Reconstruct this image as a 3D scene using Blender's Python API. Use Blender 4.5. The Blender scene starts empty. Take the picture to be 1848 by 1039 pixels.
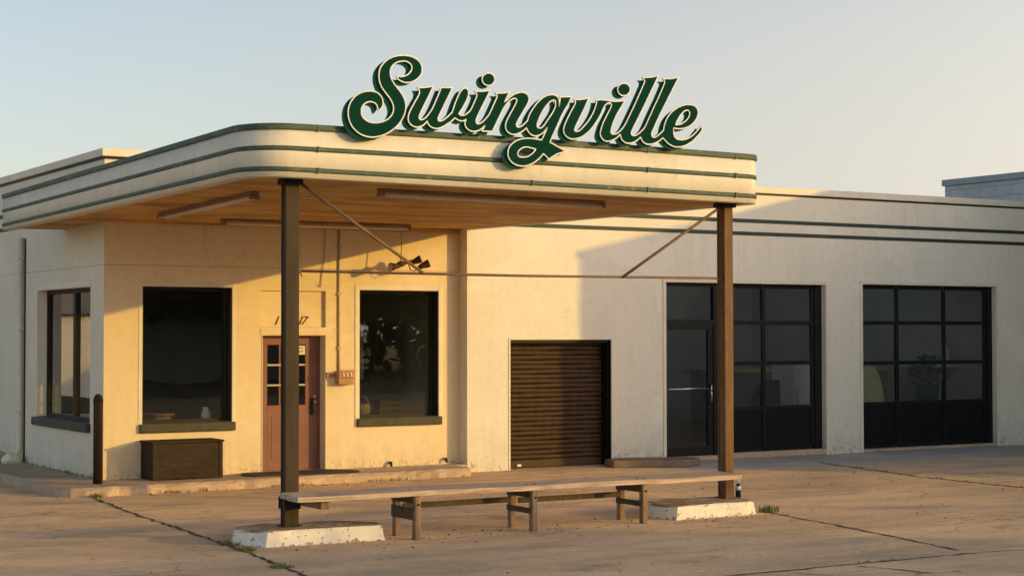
import bpy, bmesh, math, random
from mathutils import Vector, Matrix, Quaternion

scene = bpy.context.scene
COL = scene.collection
R = random.Random(7)
V = Vector

# ------------------------------------------------------------------ helpers
WLOC = {}          # object -> world position of its origin


def link(o):
    COL.objects.link(o)
    return o


def thing(name, label, cat, loc=(0, 0, 0), group=None):
    o = link(bpy.data.objects.new(name, None))
    o.empty_display_size = 0.2
    o.location = loc
    WLOC[o] = V(loc)
    o['label'] = label
    o['category'] = cat
    if group:
        o['group'] = group
    return o


def tag(o, label, cat, group=None):
    o['label'] = label
    o['category'] = cat
    if group:
        o['group'] = group
    return o


def dup(root, loc, label, group=None):
    """copy a thing with its parts and sub-parts"""
    def rec(o, parent):
        c = o.copy()
        COL.objects.link(c)
        if parent is not None:
            c.parent = parent
        for ch in [k for k in COL.objects if k.parent == o]:
            rec(ch, c)
        return c
    r = rec(root, None)
    r.location = loc
    r['label'] = label
    if group:
        r['group'] = group
    return r


class MB:
    def __init__(self):
        self.v = []
        self.f = []
        self.s = []

    def face(self, pts, smooth=False):
        n = len(self.v)
        self.v += [tuple(p) for p in pts]
        self.f.append(tuple(range(n, n + len(pts))))
        self.s.append(smooth)

    def mesh(self, verts, faces, smooth=False):
        n = len(self.v)
        self.v += [tuple(p) for p in verts]
        for f in faces:
            self.f.append(tuple(i + n for i in f))
            self.s.append(smooth)

    def box(self, x0, x1, y0, y1, z0, z1, M=None):
        vs = [V((x, y, z)) for z in (z0, z1) for y in (y0, y1) for x in (x0, x1)]
        if M is not None:
            vs = [M @ p for p in vs]
        self.mesh(vs, [(0, 2, 3, 1), (4, 5, 7, 6), (0, 1, 5, 4), (1, 3, 7, 5), (3, 2, 6, 7), (2, 0, 4, 6)])
        return self

    def tube(self, pts, r, n=10, cap=True):
        pts = [V(p) for p in pts]
        rs = r if isinstance(r, (list, tuple)) else [r] * len(pts)
        rings = []
        up = None
        for i, p in enumerate(pts):
            a = pts[max(i - 1, 0)]
            b = pts[min(i + 1, len(pts) - 1)]
            d = (b - a).normalized()
            if up is None:
                up = V((0, 0, 1)) if abs(d.z) < .9 else V((1, 0, 0))
            x = d.cross(up)
            if x.length < 1e-4:
                x = d.cross(V((1, 0, 0)))
            x.normalize()
            y = d.cross(x).normalized()
            up = -y if False else up
            rings.append([p + (x * math.cos(2 * math.pi * k / n) + y * math.sin(2 * math.pi * k / n)) * rs[i] for k in range(n)])
        vs = [q for rg in rings for q in rg]
        fs = []
        for i in range(len(rings) - 1):
            for k in range(n):
                fs.append((i * n + k, i * n + (k + 1) % n, (i + 1) * n + (k + 1) % n, (i + 1) * n + k))
        self.mesh(vs, fs, True)
        if cap:
            self.face(list(reversed(rings[0])))
            self.face(rings[-1])
        return self

    def lathe(self, prof, origin, axis=(0, 0, 1), n=20, cap=True):
        """prof: (r, h) pairs along the axis"""
        q = V((0, 0, 1)).rotation_difference(V(axis).normalized())
        o = V(origin)
        vs = []
        for r, h in prof:
            for k in range(n):
                a = 2 * math.pi * k / n
                vs.append(o + q @ V((r * math.cos(a), r * math.sin(a), h)))
        fs = []
        for i in range(len(prof) - 1):
            for k in range(n):
                fs.append((i * n + k, i * n + (k + 1) % n, (i + 1) * n + (k + 1) % n, (i + 1) * n + k))
        self.mesh(vs, fs, True)
        if cap:
            self.face(list(reversed(vs[:n])))
            self.face(vs[-n:])
        return self

    def prism(self, poly, z0, z1, bottom=True):
        """poly counter-clockwise; z0, z1 numbers or functions of (x, y)"""
        f0 = z0 if callable(z0) else (lambda x, y: z0)
        f1 = z1 if callable(z1) else (lambda x, y: z1)
        n = len(poly)
        b = [(x, y, f0(x, y)) for x, y in poly]
        t = [(x, y, f1(x, y)) for x, y in poly]
        self.mesh(b + t, [(i, (i + 1) % n, n + (i + 1) % n, n + i) for i in range(n)])
        self.face(t)
        if bottom:
            self.face(list(reversed(b)))
        return self

    def sweep(self, path, prof, closed_prof=True, cap=True, smooth=False):
        """path: list of (origin, out vector); prof(i) -> list of (out, z) absolute z"""
        m = None
        rings = []
        for i, (p, o) in enumerate(path):
            pr = prof(i)
            rings.append([(p[0] + o[0] * a, p[1] + o[1] * a, z) for a, z in pr])
            m = len(pr)
        vs = [q for r in rings for q in r]
        fs = []
        kk = m if closed_prof else m - 1
        for i in range(len(rings) - 1):
            for k in range(kk):
                fs.append((i * m + k, i * m + (k + 1) % m, (i + 1) * m + (k + 1) % m, (i + 1) * m + k))
        self.mesh(vs, fs, smooth)
        if cap:
            self.face(list(reversed(rings[0])))
            self.face(rings[-1])
        return self

    def split(self, name, mat, parent=None, bevel=0.0):
        """one object per separate piece"""
        par = list(range(len(self.v)))

        def fd(i):
            while par[i] != i:
                par[i] = par[par[i]]
                i = par[i]
            return i
        key = {}
        for i, q in enumerate(self.v):
            k = tuple(round(c, 4) for c in q)
            if k in key:
                par[fd(i)] = fd(key[k])
            else:
                key[k] = i
        for f in self.f:
            for j in f[1:]:
                par[fd(j)] = fd(f[0])
        groups = {}
        for f, s in zip(self.f, self.s):
            groups.setdefault(fd(f[0]), []).append((f, s))
        for g in groups.values():
            m = MB()
            for f, s in g:
                m.face([self.v[i] for i in f], s)
            m.build(name, mat, parent, bevel)

    def build(self, name, mat, parent=None, bevel=0.0, loc=None, recalc=True, seg=2):
        off = WLOC[parent] if parent is not None else (V(loc) if loc is not None else V((0, 0, 0)))
        me = bpy.data.meshes.new(name)
        me.from_pydata([tuple(V(p) - off) for p in self.v], [], self.f)
        me.polygons.foreach_set('use_smooth', self.s)
        if recalc:
            bm = bmesh.new()
            bm.from_mesh(me)
            bmesh.ops.remove_doubles(bm, verts=bm.verts, dist=1e-5)
            bmesh.ops.recalc_face_normals(bm, faces=bm.faces)
            bm.to_mesh(me)
            bm.free()
        me.materials.append(mat)
        o = link(bpy.data.objects.new(name, me))
        if parent is not None:
            o.parent = parent
        elif loc is not None:
            o.location = loc
        WLOC[o] = off
        if bevel:
            b = o.modifiers.new('bevel', 'BEVEL')
            b.width = bevel
            b.segments = seg
            b.limit_method = 'ANGLE'
            b.angle_limit = math.radians(40)
            b.harden_normals = False
        return o


def bx(name, mat, parent, *a, bevel=0.0, loc=None):
    return MB().box(*a).build(name, mat, parent, bevel, loc)


def wall_sheet(mb, axis, front, back, u0, u1, z0, z1, holes, ends=(True, True), top=True):
    """a wall with rectangular openings. axis 'x': runs along X, faces at y=front/back; axis 'y': runs along Y."""
    us = sorted({u0, u1} | {h[0] for h in holes} | {h[1] for h in holes})
    zs = sorted({z0, z1} | {h[2] for h in holes} | {h[3] for h in holes})

    def P(u, d, z):
        return (u, d, z) if axis == 'x' else (d, u, z)

    def hole(uc, zc):
        return any(h[0] < uc < h[1] and h[2] < zc < h[3] for h in holes)
    for i in range(len(us) - 1):
        for j in range(len(zs) - 1):
            if hole((us[i] + us[i + 1]) / 2, (zs[j] + zs[j + 1]) / 2):
                continue
            for d in (front, back):
                mb.face([P(us[i], d, zs[j]), P(us[i + 1], d, zs[j]), P(us[i + 1], d, zs[j + 1]), P(us[i], d, zs[j + 1])])
    for a, b, c, e in holes:
        mb.face([P(a, front, c), P(a, front, e), P(a, back, e), P(a, back, c)])
        mb.face([P(b, front, c), P(b, front, e), P(b, back, e), P(b, back, c)])
        mb.face([P(a, front, e), P(b, front, e), P(b, back, e), P(a, back, e)])
        if c > z0 + 1e-4:
            mb.face([P(a, front, c), P(b, front, c), P(b, back, c), P(a, back, c)])
    if ends[0]:
        mb.face([P(u0, front, z0), P(u0, front, z1), P(u0, back, z1), P(u0, back, z0)])
    if ends[1]:
        mb.face([P(u1, front, z0), P(u1, front, z1), P(u1, back, z1), P(u1, back, z0)])
    if top:
        mb.face([P(u0, front, z1), P(u1, front, z1), P(u1, back, z1), P(u0, back, z1)])
    return mb


# ------------------------------------------------------------------ materials
class NT:
    def __init__(self, name):
        self.m = bpy.data.materials.new(name)
        self.m.use_nodes = True
        self.t = self.m.node_tree
        self.t.nodes.clear()
        self.out = self.n('ShaderNodeOutputMaterial')
        self._pos = None

    def n(self, typ, **kw):
        nd = self.t.nodes.new(typ)
        for k, v in kw.items():
            setattr(nd, k, v)
        return nd

    def l(self, a, b):
        self.t.links.new(a, b)

    def val(self, sock, v):
        if hasattr(v, 'is_linked') or hasattr(v, 'links'):
            self.l(v, sock)
        else:
            sock.default_value = v

    def pos(self):
        if self._pos is None:
            self._pos = self.n('ShaderNodeNewGeometry').outputs['Position']
        return self._pos

    def obj(self):
        return self.n('ShaderNodeTexCoord').outputs['Object']

    def scale(self, vec, s):
        m = self.n('ShaderNodeMapping')
        self.l(vec, m.inputs[0])
        m.inputs['Scale'].default_value = s
        return m.outputs[0]

    def noise(self, vec, sc, detail=4, rough=.55, dist=0.0):
        n = self.n('ShaderNodeTexNoise')
        self.l(vec, n.inputs['Vector'])
        n.inputs['Scale'].default_value = sc
        n.inputs['Detail'].default_value = detail
        n.inputs['Roughness'].default_value = rough
        n.inputs['Distortion'].default_value = dist
        return n.outputs['Fac']

    def ramp(self, fac, lo, hi, a=0.0, b=1.0):
        n = self.n('ShaderNodeMapRange', clamp=True)
        self.l(fac, n.inputs[0])
        n.inputs[1].default_value = lo
        n.inputs[2].default_value = hi
        n.inputs[3].default_value = a
        n.inputs[4].default_value = b
        return n.outputs[0]

    def math(self, op, a, b=0.0, c=None):
        n = self.n('ShaderNodeMath', operation=op)
        self.val(n.inputs[0], a)
        self.val(n.inputs[1], b)
        if c is not None:
            self.val(n.inputs[2], c)
        return n.outputs[0]

    def mix(self, fac, a, b, mode='MIX'):
        n = self.n('ShaderNodeMix', data_type='RGBA', blend_type=mode)
        self.val(n.inputs[0], fac)
        self.val(n.inputs[6], tuple(a) + (1,) if isinstance(a, tuple) and len(a) == 3 else a)
        self.val(n.inputs[7], tuple(b) + (1,) if isinstance(b, tuple) and len(b) == 3 else b)
        return n.outputs[2]

    def sep(self, vec):
        n = self.n('ShaderNodeSeparateXYZ')
        self.l(vec, n.inputs[0])
        return n.outputs

    def bump(self, h, strength=.3, dist=.01, normal=None):
        n = self.n('ShaderNodeBump')
        self.l(h, n.inputs['Height'])
        n.inputs['Strength'].default_value = strength
        n.inputs['Distance'].default_value = dist
        if normal is not None:
            self.l(normal, n.inputs['Normal'])
        return n.outputs[0]

    def bsdf(self, color, rough=.8, metal=0.0, normal=None, spec=.3, **kw):
        b = self.n('ShaderNodeBsdfPrincipled')
        self.val(b.inputs['Base Color'], tuple(color) + (1,) if isinstance(color, tuple) and len(color) == 3 else color)
        self.val(b.inputs['Roughness'], rough)
        b.inputs['Metallic'].default_value = metal
        b.inputs['Specular IOR Level'].default_value = spec
        if normal is not None:
            self.l(normal, b.inputs['Normal'])
        for k, v in kw.items():
            self.val(b.inputs[k], v)
        self.l(b.outputs[0], self.out.inputs[0])
        return self.m


def mat_simple(name, col, rough=.7, metal=0.0, var=.25, nscale=6.0, bump=.15, bscale=40.0, spec=.3, dark=None):
    t = NT(name)
    p = t.pos()
    f = t.ramp(t.noise(p, nscale, 5), .3, .7)
    d = dark if dark else tuple(c * (1 - var) for c in col)
    c = t.mix(f, d, col)
    nb = t.bump(t.noise(p, bscale, 4), bump, .01)
    return t.bsdf(c, rough, metal, nb, spec)


def mat_wall(name, a, b, seam=True, course=.2, grime=.45):
    t = NT(name)
    p = t.pos()
    x, y, z = t.sep(p)
    big = t.ramp(t.noise(p, .55, 5, .6), .3, .7)
    c = t.mix(big, a, b)
    fine = t.noise(p, 9, 6, .65)
    c = t.mix(t.ramp(fine, .35, .75, 0, .35), c, tuple(k * .78 for k in a))
    st = t.noise(t.scale(p, (5, 5, .35)), 1.2, 4, .6)
    c = t.mix(t.ramp(st, .52, .8, 0, .16), c, tuple(k * .7 for k in a))
    # block courses showing through the paint
    zz = t.math('FRACT', t.math('DIVIDE', z, course))
    ln = t.math('LESS_THAN', zz, .07)
    soft = t.math('MULTIPLY', ln, t.ramp(t.noise(p, 1.3, 3), .35, .75, .05, .5))
    c = t.mix(t.math('MULTIPLY', soft, .12), c, tuple(k * .6 for k in a))
    if seam:
        s1 = t.math('LESS_THAN', t.math('ABSOLUTE', t.math('SUBTRACT', z, t.math('ADD', t.math('MULTIPLY', t.noise(p, 2.0, 3), .03), 3.045))), .007)
        c = t.mix(t.math('MULTIPLY', s1, .45), c, (.2, .16, .11))
    # hairline cracks and patched paint
    vo = t.n('ShaderNodeTexVoronoi', feature='DISTANCE_TO_EDGE')
    wv = t.n('ShaderNodeVectorMath', operation='ADD')
    wn = t.n('ShaderNodeTexNoise')
    t.l(p, wn.inputs['Vector'])
    wn.inputs['Scale'].default_value = 2.2
    wn.inputs['Detail'].default_value = 6
    t.l(p, wv.inputs[0])
    t.l(wn.outputs['Color'], wv.inputs[1])
    t.l(wv.outputs[0], vo.inputs['Vector'])
    vo.inputs['Scale'].default_value = .55
    hair = t.math('MULTIPLY', t.math('LESS_THAN', vo.outputs['Distance'], .0045), t.ramp(t.noise(p, .7, 2), .5, .6))
    c = t.mix(t.math('MULTIPLY', hair, .16), c, tuple(k * .45 for k in a))
    patch = t.math('GREATER_THAN', t.noise(p, .8, 3, .5, .4), .60)
    c = t.mix(t.math('MULTIPLY', patch, .22), c, tuple(min(.85, k * 1.12) for k in b))
    drip = t.math('MULTIPLY', t.ramp(t.noise(t.scale(p, (7, 7, .12)), 1.5, 5, .65), .56, .74), t.ramp(t.noise(p, .45, 3), .45, .65))
    c = t.mix(t.math('MULTIPLY', drip, .30), c, tuple(k * .55 for k in a))
    # splash-back dirt along the foot of the wall
    g = t.math('MULTIPLY', t.ramp(z, .1, .75, 1, 0), t.ramp(t.noise(t.scale(p, (4, 4, 1.5)), 2.2, 6, .7), .35, .7))
    c = t.mix(t.math('MULTIPLY', g, t.math('MULTIPLY', grime, .7)), c, (.23, .17, .11))
    flake = t.math('MULTIPLY', t.ramp(z, .13, .28, 1, 0), t.math('GREATER_THAN', t.noise(p, 16, 5, .7), .56))
    c = t.mix(t.math('MULTIPLY', flake, .7), c, (.3, .24, .17))
    h = t.math('ADD', t.math('MULTIPLY', fine, .5), t.math('MULTIPLY', t.noise(p, 90, 3), .35))
    h = t.math('SUBTRACT', h, t.math('MULTIPLY', soft, .6))
    h = t.math('SUBTRACT', h, t.math('MULTIPLY', flake, .4))
    return t.bsdf(c, .85, 0, t.bump(h, .22, .012), .2)


def mat_ground():
    t = NT('old_concrete')
    p = t.pos()
    warp = t.noise(t.scale(p, (.5, .9, 1)), .5, 6, .62, .6)
    c = t.mix(t.ramp(warp, .32, .66), (.64, .43, .235), (.97, .65, .35))
    c = t.mix(t.ramp(t.noise(t.scale(p, (.35, 1.1, 1)), 1.4, 6, .65, .4), .46, .66, 0, .75), c, (.44, .335, .215))
    c = t.mix(t.ramp(t.noise(p, 3.1, 6, .7), .52, .75, 0, .42), c, (.95, .69, .42))
    c = t.mix(t.ramp(t.noise(p, 24, 5, .7), .48, .75, 0, .6), c, (.24, .18, .13))
    spots = t.math('GREATER_THAN', t.noise(p, 5.2, 2, .4), .73)
    c = t.mix(t.math('MULTIPLY', spots, .45), c, (.13, .1, .08))
    peb = t.noise(p, 150, 3, .7)
    c = t.mix(t.ramp(peb, .5, .72, 0, .55), c, (.17, .13, .1))
    c = t.mix(t.ramp(t.noise(p, 60, 4, .7), .55, .75, 0, .45), c, (.9, .68, .45))
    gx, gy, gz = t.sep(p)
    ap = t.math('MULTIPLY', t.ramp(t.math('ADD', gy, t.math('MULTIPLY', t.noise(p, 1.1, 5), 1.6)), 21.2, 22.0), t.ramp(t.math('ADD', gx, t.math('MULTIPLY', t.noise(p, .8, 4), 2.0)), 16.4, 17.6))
    c = t.mix(t.math('MULTIPLY', ap, .75), c, (.36, .37, .35))  # garage apron, with the grey of its shade put into the colour
    oil = t.math('MULTIPLY', t.ramp(t.noise(p, .75, 4, .6, .5), .58, .70), t.ramp(t.noise(p, 6, 5, .7), .35, .6))
    c = t.mix(t.math('MULTIPLY', oil, .55), c, (.20, .155, .115))
    pink = t.ramp(t.noise(t.scale(p, (1, 1.6, 1)), .9, 4, .55, .3), .55, .66)
    c = t.mix(t.math('MULTIPLY', pink, .4), c, (.82, .50, .31))
    # hairline cracks
    vo = t.n('ShaderNodeTexVoronoi', feature='DISTANCE_TO_EDGE')
    mp = t.n('ShaderNodeVectorMath', operation='ADD')
    nz = t.n('ShaderNodeTexNoise')
    t.l(p, nz.inputs['Vector'])
    nz.inputs['Scale'].default_value = 1.6
    nz.inputs['Detail'].default_value = 5
    t.l(p, mp.inputs[0])
    t.l(nz.outputs['Color'], mp.inputs[1])
    t.l(mp.outputs[0], vo.inputs['Vector'])
    vo.inputs['Scale'].default_value = .33
    hair = t.math('MULTIPLY', t.math('LESS_THAN', vo.outputs['Distance'], .005), t.ramp(t.noise(p, .5, 2), .45, .6))
    c = t.mix(t.math('MULTIPLY', hair, .45), c, (.08, .06, .045))
    h = t.math('ADD', t.math('MULTIPLY', peb, .5), t.math('MULTIPLY', t.noise(p, 7, 6, .6), 1.6))
    h = t.math('SUBTRACT', h, t.math('MULTIPLY', hair, 1.2))
    return t.bsdf(c, .9, 0, t.bump(h, .55, .016), .15)


def mat_wood(name, a, b, sc=(1.2, 14, 14), rough=.8, bump=.35):
    t = NT(name)
    p = t.scale(t.obj(), sc)
    g = t.noise(p, 2.2, 7, .65, 1.4)
    c = t.mix(t.ramp(g, .3, .7), a, b)
    c = t.mix(t.ramp(t.noise(t.obj(), 2.3, 5), .5, .75, 0, .5), c, tuple(k * .5 for k in a))
    kn = t.math('GREATER_THAN', t.noise(t.scale(t.obj(), (3, 9, 9)), 2.4, 2, .4), .72)
    c = t.mix(t.math('MULTIPLY', kn, .6), c, tuple(k * .3 for k in a))
    return t.bsdf(c, rough, 0, t.bump(g, bump, .01), .2)


def mat_peel():
    t = NT('peeling_white_paint')
    p = t.pos()
    x, y, z = t.sep(p)
    n = t.noise(p, 24, 6, .62)
    low = t.ramp(z, 0.0, .05, .10, 0)
    f = t.math('GREATER_THAN', t.math('ADD', n, low), .625)
    up = t.sep(t.n('ShaderNodeNewGeometry').outputs['Normal'])[2]
    top = t.math('MULTIPLY', t.math('GREATER_THAN', up, .7), t.ramp(t.noise(p, 4, 5, .7), .30, .5))
    f2 = t.math('MAXIMUM', f, top)
    paint = t.mix(t.ramp(t.noise(p, 4, 5), .3, .7), (.62, .57, .47), (.76, .71, .6))
    base = t.mix(t.ramp(t.noise(p, 9, 6), .3, .7), (.22, .15, .1), (.40, .28, .19))
    c = t.mix(f2, paint, base)
    h = t.math('SUBTRACT', t.math('MULTIPLY', t.noise(p, 60, 5), .5), f)
    return t.bsdf(c, .85, 0, t.bump(h, .5, .012), .2)


def mat_kerb():
    t = NT('weathered_kerb_concrete')
    p = t.pos()
    c = t.mix(t.ramp(t.noise(p, 2.2, 6, .7), .3, .7), (.36, .26, .18), (.54, .40, .27))
    c = t.mix(t.ramp(t.noise(p, 22, 5, .7), .52, .7, 0, .8), c, (.62, .52, .38))
    c = t.mix(t.ramp(t.noise(p, 11, 6, .7), .56, .7, 0, .7), c, (.14, .11, .085))
    h = t.math('ADD', t.noise(p, 30, 6, .7), t.noise(p, 8, 4))
    return t.bsdf(c, .9, 0, t.bump(h, .6, .02), .15)


def mat_soffit():
    t = NT('soffit_boards')
    p = t.pos()
    x, y, z = t.sep(p)
    fr = t.math('FRACT', t.math('DIVIDE', y, .115))
    gap = t.math('LESS_THAN', fr, .09)
    g = t.noise(t.scale(p, (.5, 6, 6)), 1.6, 6, .65, .8)
    c = t.mix(t.ramp(g, .38, .62), (.50, .27, .08), (.76, .45, .15))
    c = t.mix(t.ramp(t.noise(t.scale(p, (.6, 1.4, 1)), 1.1, 6, .68, .5), .44, .66, 0, .85), c, (.27, .135, .04))
    c = t.mix(t.math('MULTIPLY', gap, .8), c, (.08, .04, .015))
    h = t.math('SUBTRACT', t.math('MULTIPLY', g, .3), gap)
    return t.bsdf(c, .75, 0, t.bump(h, .35, .008), .25)


def mat_trim():
    t = NT('weathered_green_trim')
    p = t.pos()
    n = t.noise(t.scale(p, (2, 2, 14)), 2.0, 6, .68)
    c = t.mix(t.ramp(n, .3, .7), (.024, .05, .038), (.075, .105, .065))
    w = t.ramp(t.noise(p, 7, 6, .72), .55, .75, 0, .85)
    c = t.mix(w, c, (.27, .25, .16))
    return t.bsdf(c, .6, 0, t.bump(n, .25, .01), .35)


def mat_glass(name, tint=.55, refl=2.0):
    t = NT(name)
    g = t.n('ShaderNodeNewGeometry')
    dt = t.n('ShaderNodeVectorMath', operation='DOT_PRODUCT')
    t.l(g.outputs['Normal'], dt.inputs[0])
    t.l(g.outputs['Incoming'], dt.inputs[1])
    cs = t.math('ABSOLUTE', dt.outputs['Value'])
    sch = t.math('ADD', t.math('MULTIPLY', t.math('POWER', t.math('SUBTRACT', 1.0, cs), 5.0), .96), .042)
    k = t.math('MINIMUM', t.math('MULTIPLY', sch, refl), 1.0)
    tr = t.n('ShaderNodeBsdfTransparent')
    tr.inputs[0].default_value = (tint * .95, tint, tint * .93, 1)
    gl = t.n('ShaderNodeBsdfGlossy')
    gl.inputs['Roughness'].default_value = .012
    t.l(t.bump(t.noise(t.pos(), 1.7, 2), .02, .05), gl.inputs['Normal'])
    mx = t.n('ShaderNodeMixShader')
    t.l(k, mx.inputs[0])
    t.l(tr.outputs[0], mx.inputs[1])
    t.l(gl.outputs[0], mx.inputs[2])
    t.l(mx.outputs[0], t.out.inputs[0])
    return t.m


def mat_leaf(name, a, b):
    t = NT(name)
    p = t.pos()
    f = t.ramp(t.noise(p, 1.1, 4, .7), .3, .7)
    c = t.mix(f, a, b)
    c = t.mix(t.ramp(t.noise(p, 25, 2), .3, .75, 0, .6), c, tuple(min(1, k * 1.7) for k in b))
    return t.bsdf(c, .6, 0, None, .25)


def mat_rust(name, a, b, rust, amt=.6, rough=.6):
    t = NT(name)
    p = t.pos()
    c = t.mix(t.ramp(t.noise(t.scale(p, (6, 6, .8)), 2.0, 6, .65), .3, .7), a, b)
    c = t.mix(t.ramp(t.noise(t.scale(p, (9, 9, 3)), 2.6, 7, .72), .5, .72, 0, amt), c, rust)
    h = t.noise(p, 45, 5, .7)
    return t.bsdf(c, rough, 0, t.bump(h, .25, .006), .12)


def mat_brick(name, a, b):
    t = NT(name)
    p = t.pos()
    x, y, z = t.sep(p)
    cmb = t.n('ShaderNodeCombineXYZ')
    t.l(t.math('ADD', x, y), cmb.inputs[0])
    t.l(z, cmb.inputs[1])
    br = t.n('ShaderNodeTexBrick')
    t.l(cmb.outputs[0], br.inputs['Vector'])
    br.inputs['Scale'].default_value = 1
    br.inputs['Brick Width'].default_value = .4
    br.inputs['Row Height'].default_value = .2
    br.inputs['Mortar Size'].default_value = .008
    br.inputs['Color1'].default_value = a + (1,)
    br.inputs['Color2'].default_value = b + (1,)
    br.inputs['Mortar'].default_value = tuple(k * .7 for k in a) + (1,)
    c = t.mix(t.ramp(t.noise(p, 3, 6, .7), .5, .75, 0, .5), br.outputs['Color'], tuple(k * .6 for k in a))
    h = t.math('SUBTRACT', t.math('MULTIPLY', t.noise(p, 30, 4), .3), br.outputs['Fac'])
    return t.bsdf(c, .85, 0, t.bump(h, .4, .01), .2)


M = {}
M['wall'] = mat_wall('cream_painted_block', (.66, .60, .47), (.74, .68, .54))
M['wall_front'] = mat_wall('cream_painted_block_sunlit_tint', (.69, .555, .345), (.78, .63, .40))  # warm sunlit tone of the office front put into the cream paint
M['wall_garage'] = mat_wall('cream_painted_block_garage', (.68, .62, .50), (.76, .70, .57), seam=False)
M['casing'] = mat_simple('cream_gloss_casing', (.73, .65, .50), .6, var=.14, nscale=3, bump=.1)
M['fascia'] = mat_wall('cream_fascia_boards', (.66, .60, .475), (.73, .67, .54), seam=False, course=10, grime=0)
M['trim'] = mat_trim()
M['trim_dark'] = mat_simple('dark_green_band_paint', (.028, .045, .036), .6, var=.4, nscale=3)
M['sill'] = mat_simple('dark_green_sill', (.07, .066, .044), .65, var=.45, nscale=5, bump=.3)
M['soffit'] = mat_soffit()
M['metal_dark'] = mat_simple('black_aluminium', (.010, .010, .009), .5, var=.3, spec=.18)
M['metal_frame'] = mat_simple('dark_bronze_window_frame', (.028, .020, .013), .55, var=.4, spec=.2)
M['panel_black'] = mat_simple('black_door_panel', (.008, .0075, .007), .5, var=.3, nscale=2, spec=.15)
M['glass'] = mat_glass('window_glass', .75, 2.3)
M['glass_garage'] = mat_glass('garage_glass', .85, 2.7)
M['glass_dark'] = mat_glass('tinted_glass', .6, 2.3)
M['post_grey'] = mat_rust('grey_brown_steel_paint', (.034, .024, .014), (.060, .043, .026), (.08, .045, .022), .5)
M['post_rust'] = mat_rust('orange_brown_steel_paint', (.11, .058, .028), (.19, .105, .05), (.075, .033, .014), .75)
M['rod'] = mat_rust('rusted_rod', (.13, .085, .055), (.2, .13, .085), (.1, .05, .028), .6)
M['bench_top'] = mat_wood('weathered_plank', (.27, .19, .13), (.64, .48, .36), (.5, 9, 9), .85, .6)
M['bench_leg'] = mat_wood('weathered_leg_timber', (.14, .09, .055), (.34, .23, .145), (9, 9, .8), .85, .5)
M['bench_dark'] = mat_wood('stained_dark_timber', (.055, .04, .03), (.11, .085, .06), (6, 6, 2))
M['peel'] = mat_peel()
M['kerb'] = mat_kerb()
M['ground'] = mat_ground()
M['door'] = mat_simple('red_brown_door_paint', (.225, .10, .072), .6, var=.2, nscale=4, bump=.15)
M['muntin'] = mat_simple('grey_white_muntin', (.45, .40, .33), .6, var=.15)
M['shutter'] = mat_rust('brown_roller_steel', (.042, .026, .015), (.075, .045, .025), (.115, .047, .025), .5, .5)
M['box_wood'] = mat_wood('dark_box_wood', (.022, .015, .008), (.055, .038, .02), (1.5, 5, 9))
M['util'] = mat_rust('tan_enamel_box', (.36, .20, .10), (.44, .26, .13), (.24, .11, .05), .4)
M['conduit'] = mat_simple('painted_conduit', (.50, .38, .2), .6, var=.2)
M['lamp'] = mat_rust('brown_lamp_metal', (.06, .033, .018), (.09, .05, .027), (.2, .1, .05), .4)
M['lamp_face'] = mat_simple('lamp_lens', (.5, .42, .28), .3, var=.2, spec=.5)
M['tube_white'] = mat_simple('unlit_tube', (.75, .62, .45), .35, var=.12, spec=.5)
M['fixture'] = mat_simple('old_enamel_fixture', (.33, .22, .12), .5, var=.35, nscale=4)
M['chrome'] = mat_simple('brushed_steel', (.62, .62, .6), .3, 1.0, var=.1)
M['paper'] = mat_simple('aged_paper', (.72, .66, .48), .8, var=.08)
M['ink'] = mat_simple('brown_ink', (.22, .13, .05), .8)
M['black'] = mat_simple('black_paint', (.012, .011, .009), .6)
M['sign_green'] = mat_simple('sign_green_enamel', (.0056, .038, .024), .95, var=.06, nscale=2, bump=.02, spec=.02)
M['sign_backing'] = mat_simple('sign_backing_enamel', (.010, .064, .038), .95, var=.06, nscale=2, bump=.02, spec=.02)
M['sign_cream'] = mat_simple('sign_cream_edge', (.80, .78, .72), .8, var=.04, nscale=3, bump=.02)
M['mat_rubber'] = mat_simple('dark_rubber_mat', (.05, .045, .03), .9, var=.4, nscale=20)
M['white'] = mat_simple('white_enamel', (.75, .73, .68), .5, var=.1)
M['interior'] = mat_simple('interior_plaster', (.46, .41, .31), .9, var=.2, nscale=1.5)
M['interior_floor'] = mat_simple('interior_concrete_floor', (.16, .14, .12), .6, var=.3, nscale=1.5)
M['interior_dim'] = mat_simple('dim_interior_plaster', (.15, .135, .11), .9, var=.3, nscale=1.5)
M['brick_blue'] = mat_brick('blue_grey_painted_block', (.44, .455, .445), (.49, .505, .49))
M['stone_cap'] = mat_simple('blue_grey_coping', (.38, .405, .41), .8, var=.25)
M['crack'] = mat_simple('crack_dirt', (.10, .078, .054), .95, var=.5, nscale=12)
M['grass'] = mat_leaf('weed_blades', (.075, .09, .02), (.16, .165, .05))
M['deadleaf'] = mat_simple('dry_leaf', (.26, .15, .07), .8, var=.5, nscale=30)
M['leaf'] = mat_leaf('tree_leaves', (.028, .045, .014), (.07, .10, .03))
M['bark'] = mat_wood('bark', (.07, .05, .035), (.13, .10, .07), (4, 4, .8))
M['asphalt'] = mat_simple('street_asphalt', (.05, .05, .05), .9, var=.3, nscale=3, bump=.3, bscale=120)
M['lawn'] = mat_simple('lawn_turf', (.045, .06, .018), .95, var=.5, nscale=4, bump=.5, bscale=60)
M['roof'] = mat_simple('roof_felt', (.2, .19, .18), .9, var=.3)
M['pale'] = mat_simple('pale_siding', (.68, .63, .54), .8, var=.12)

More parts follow.
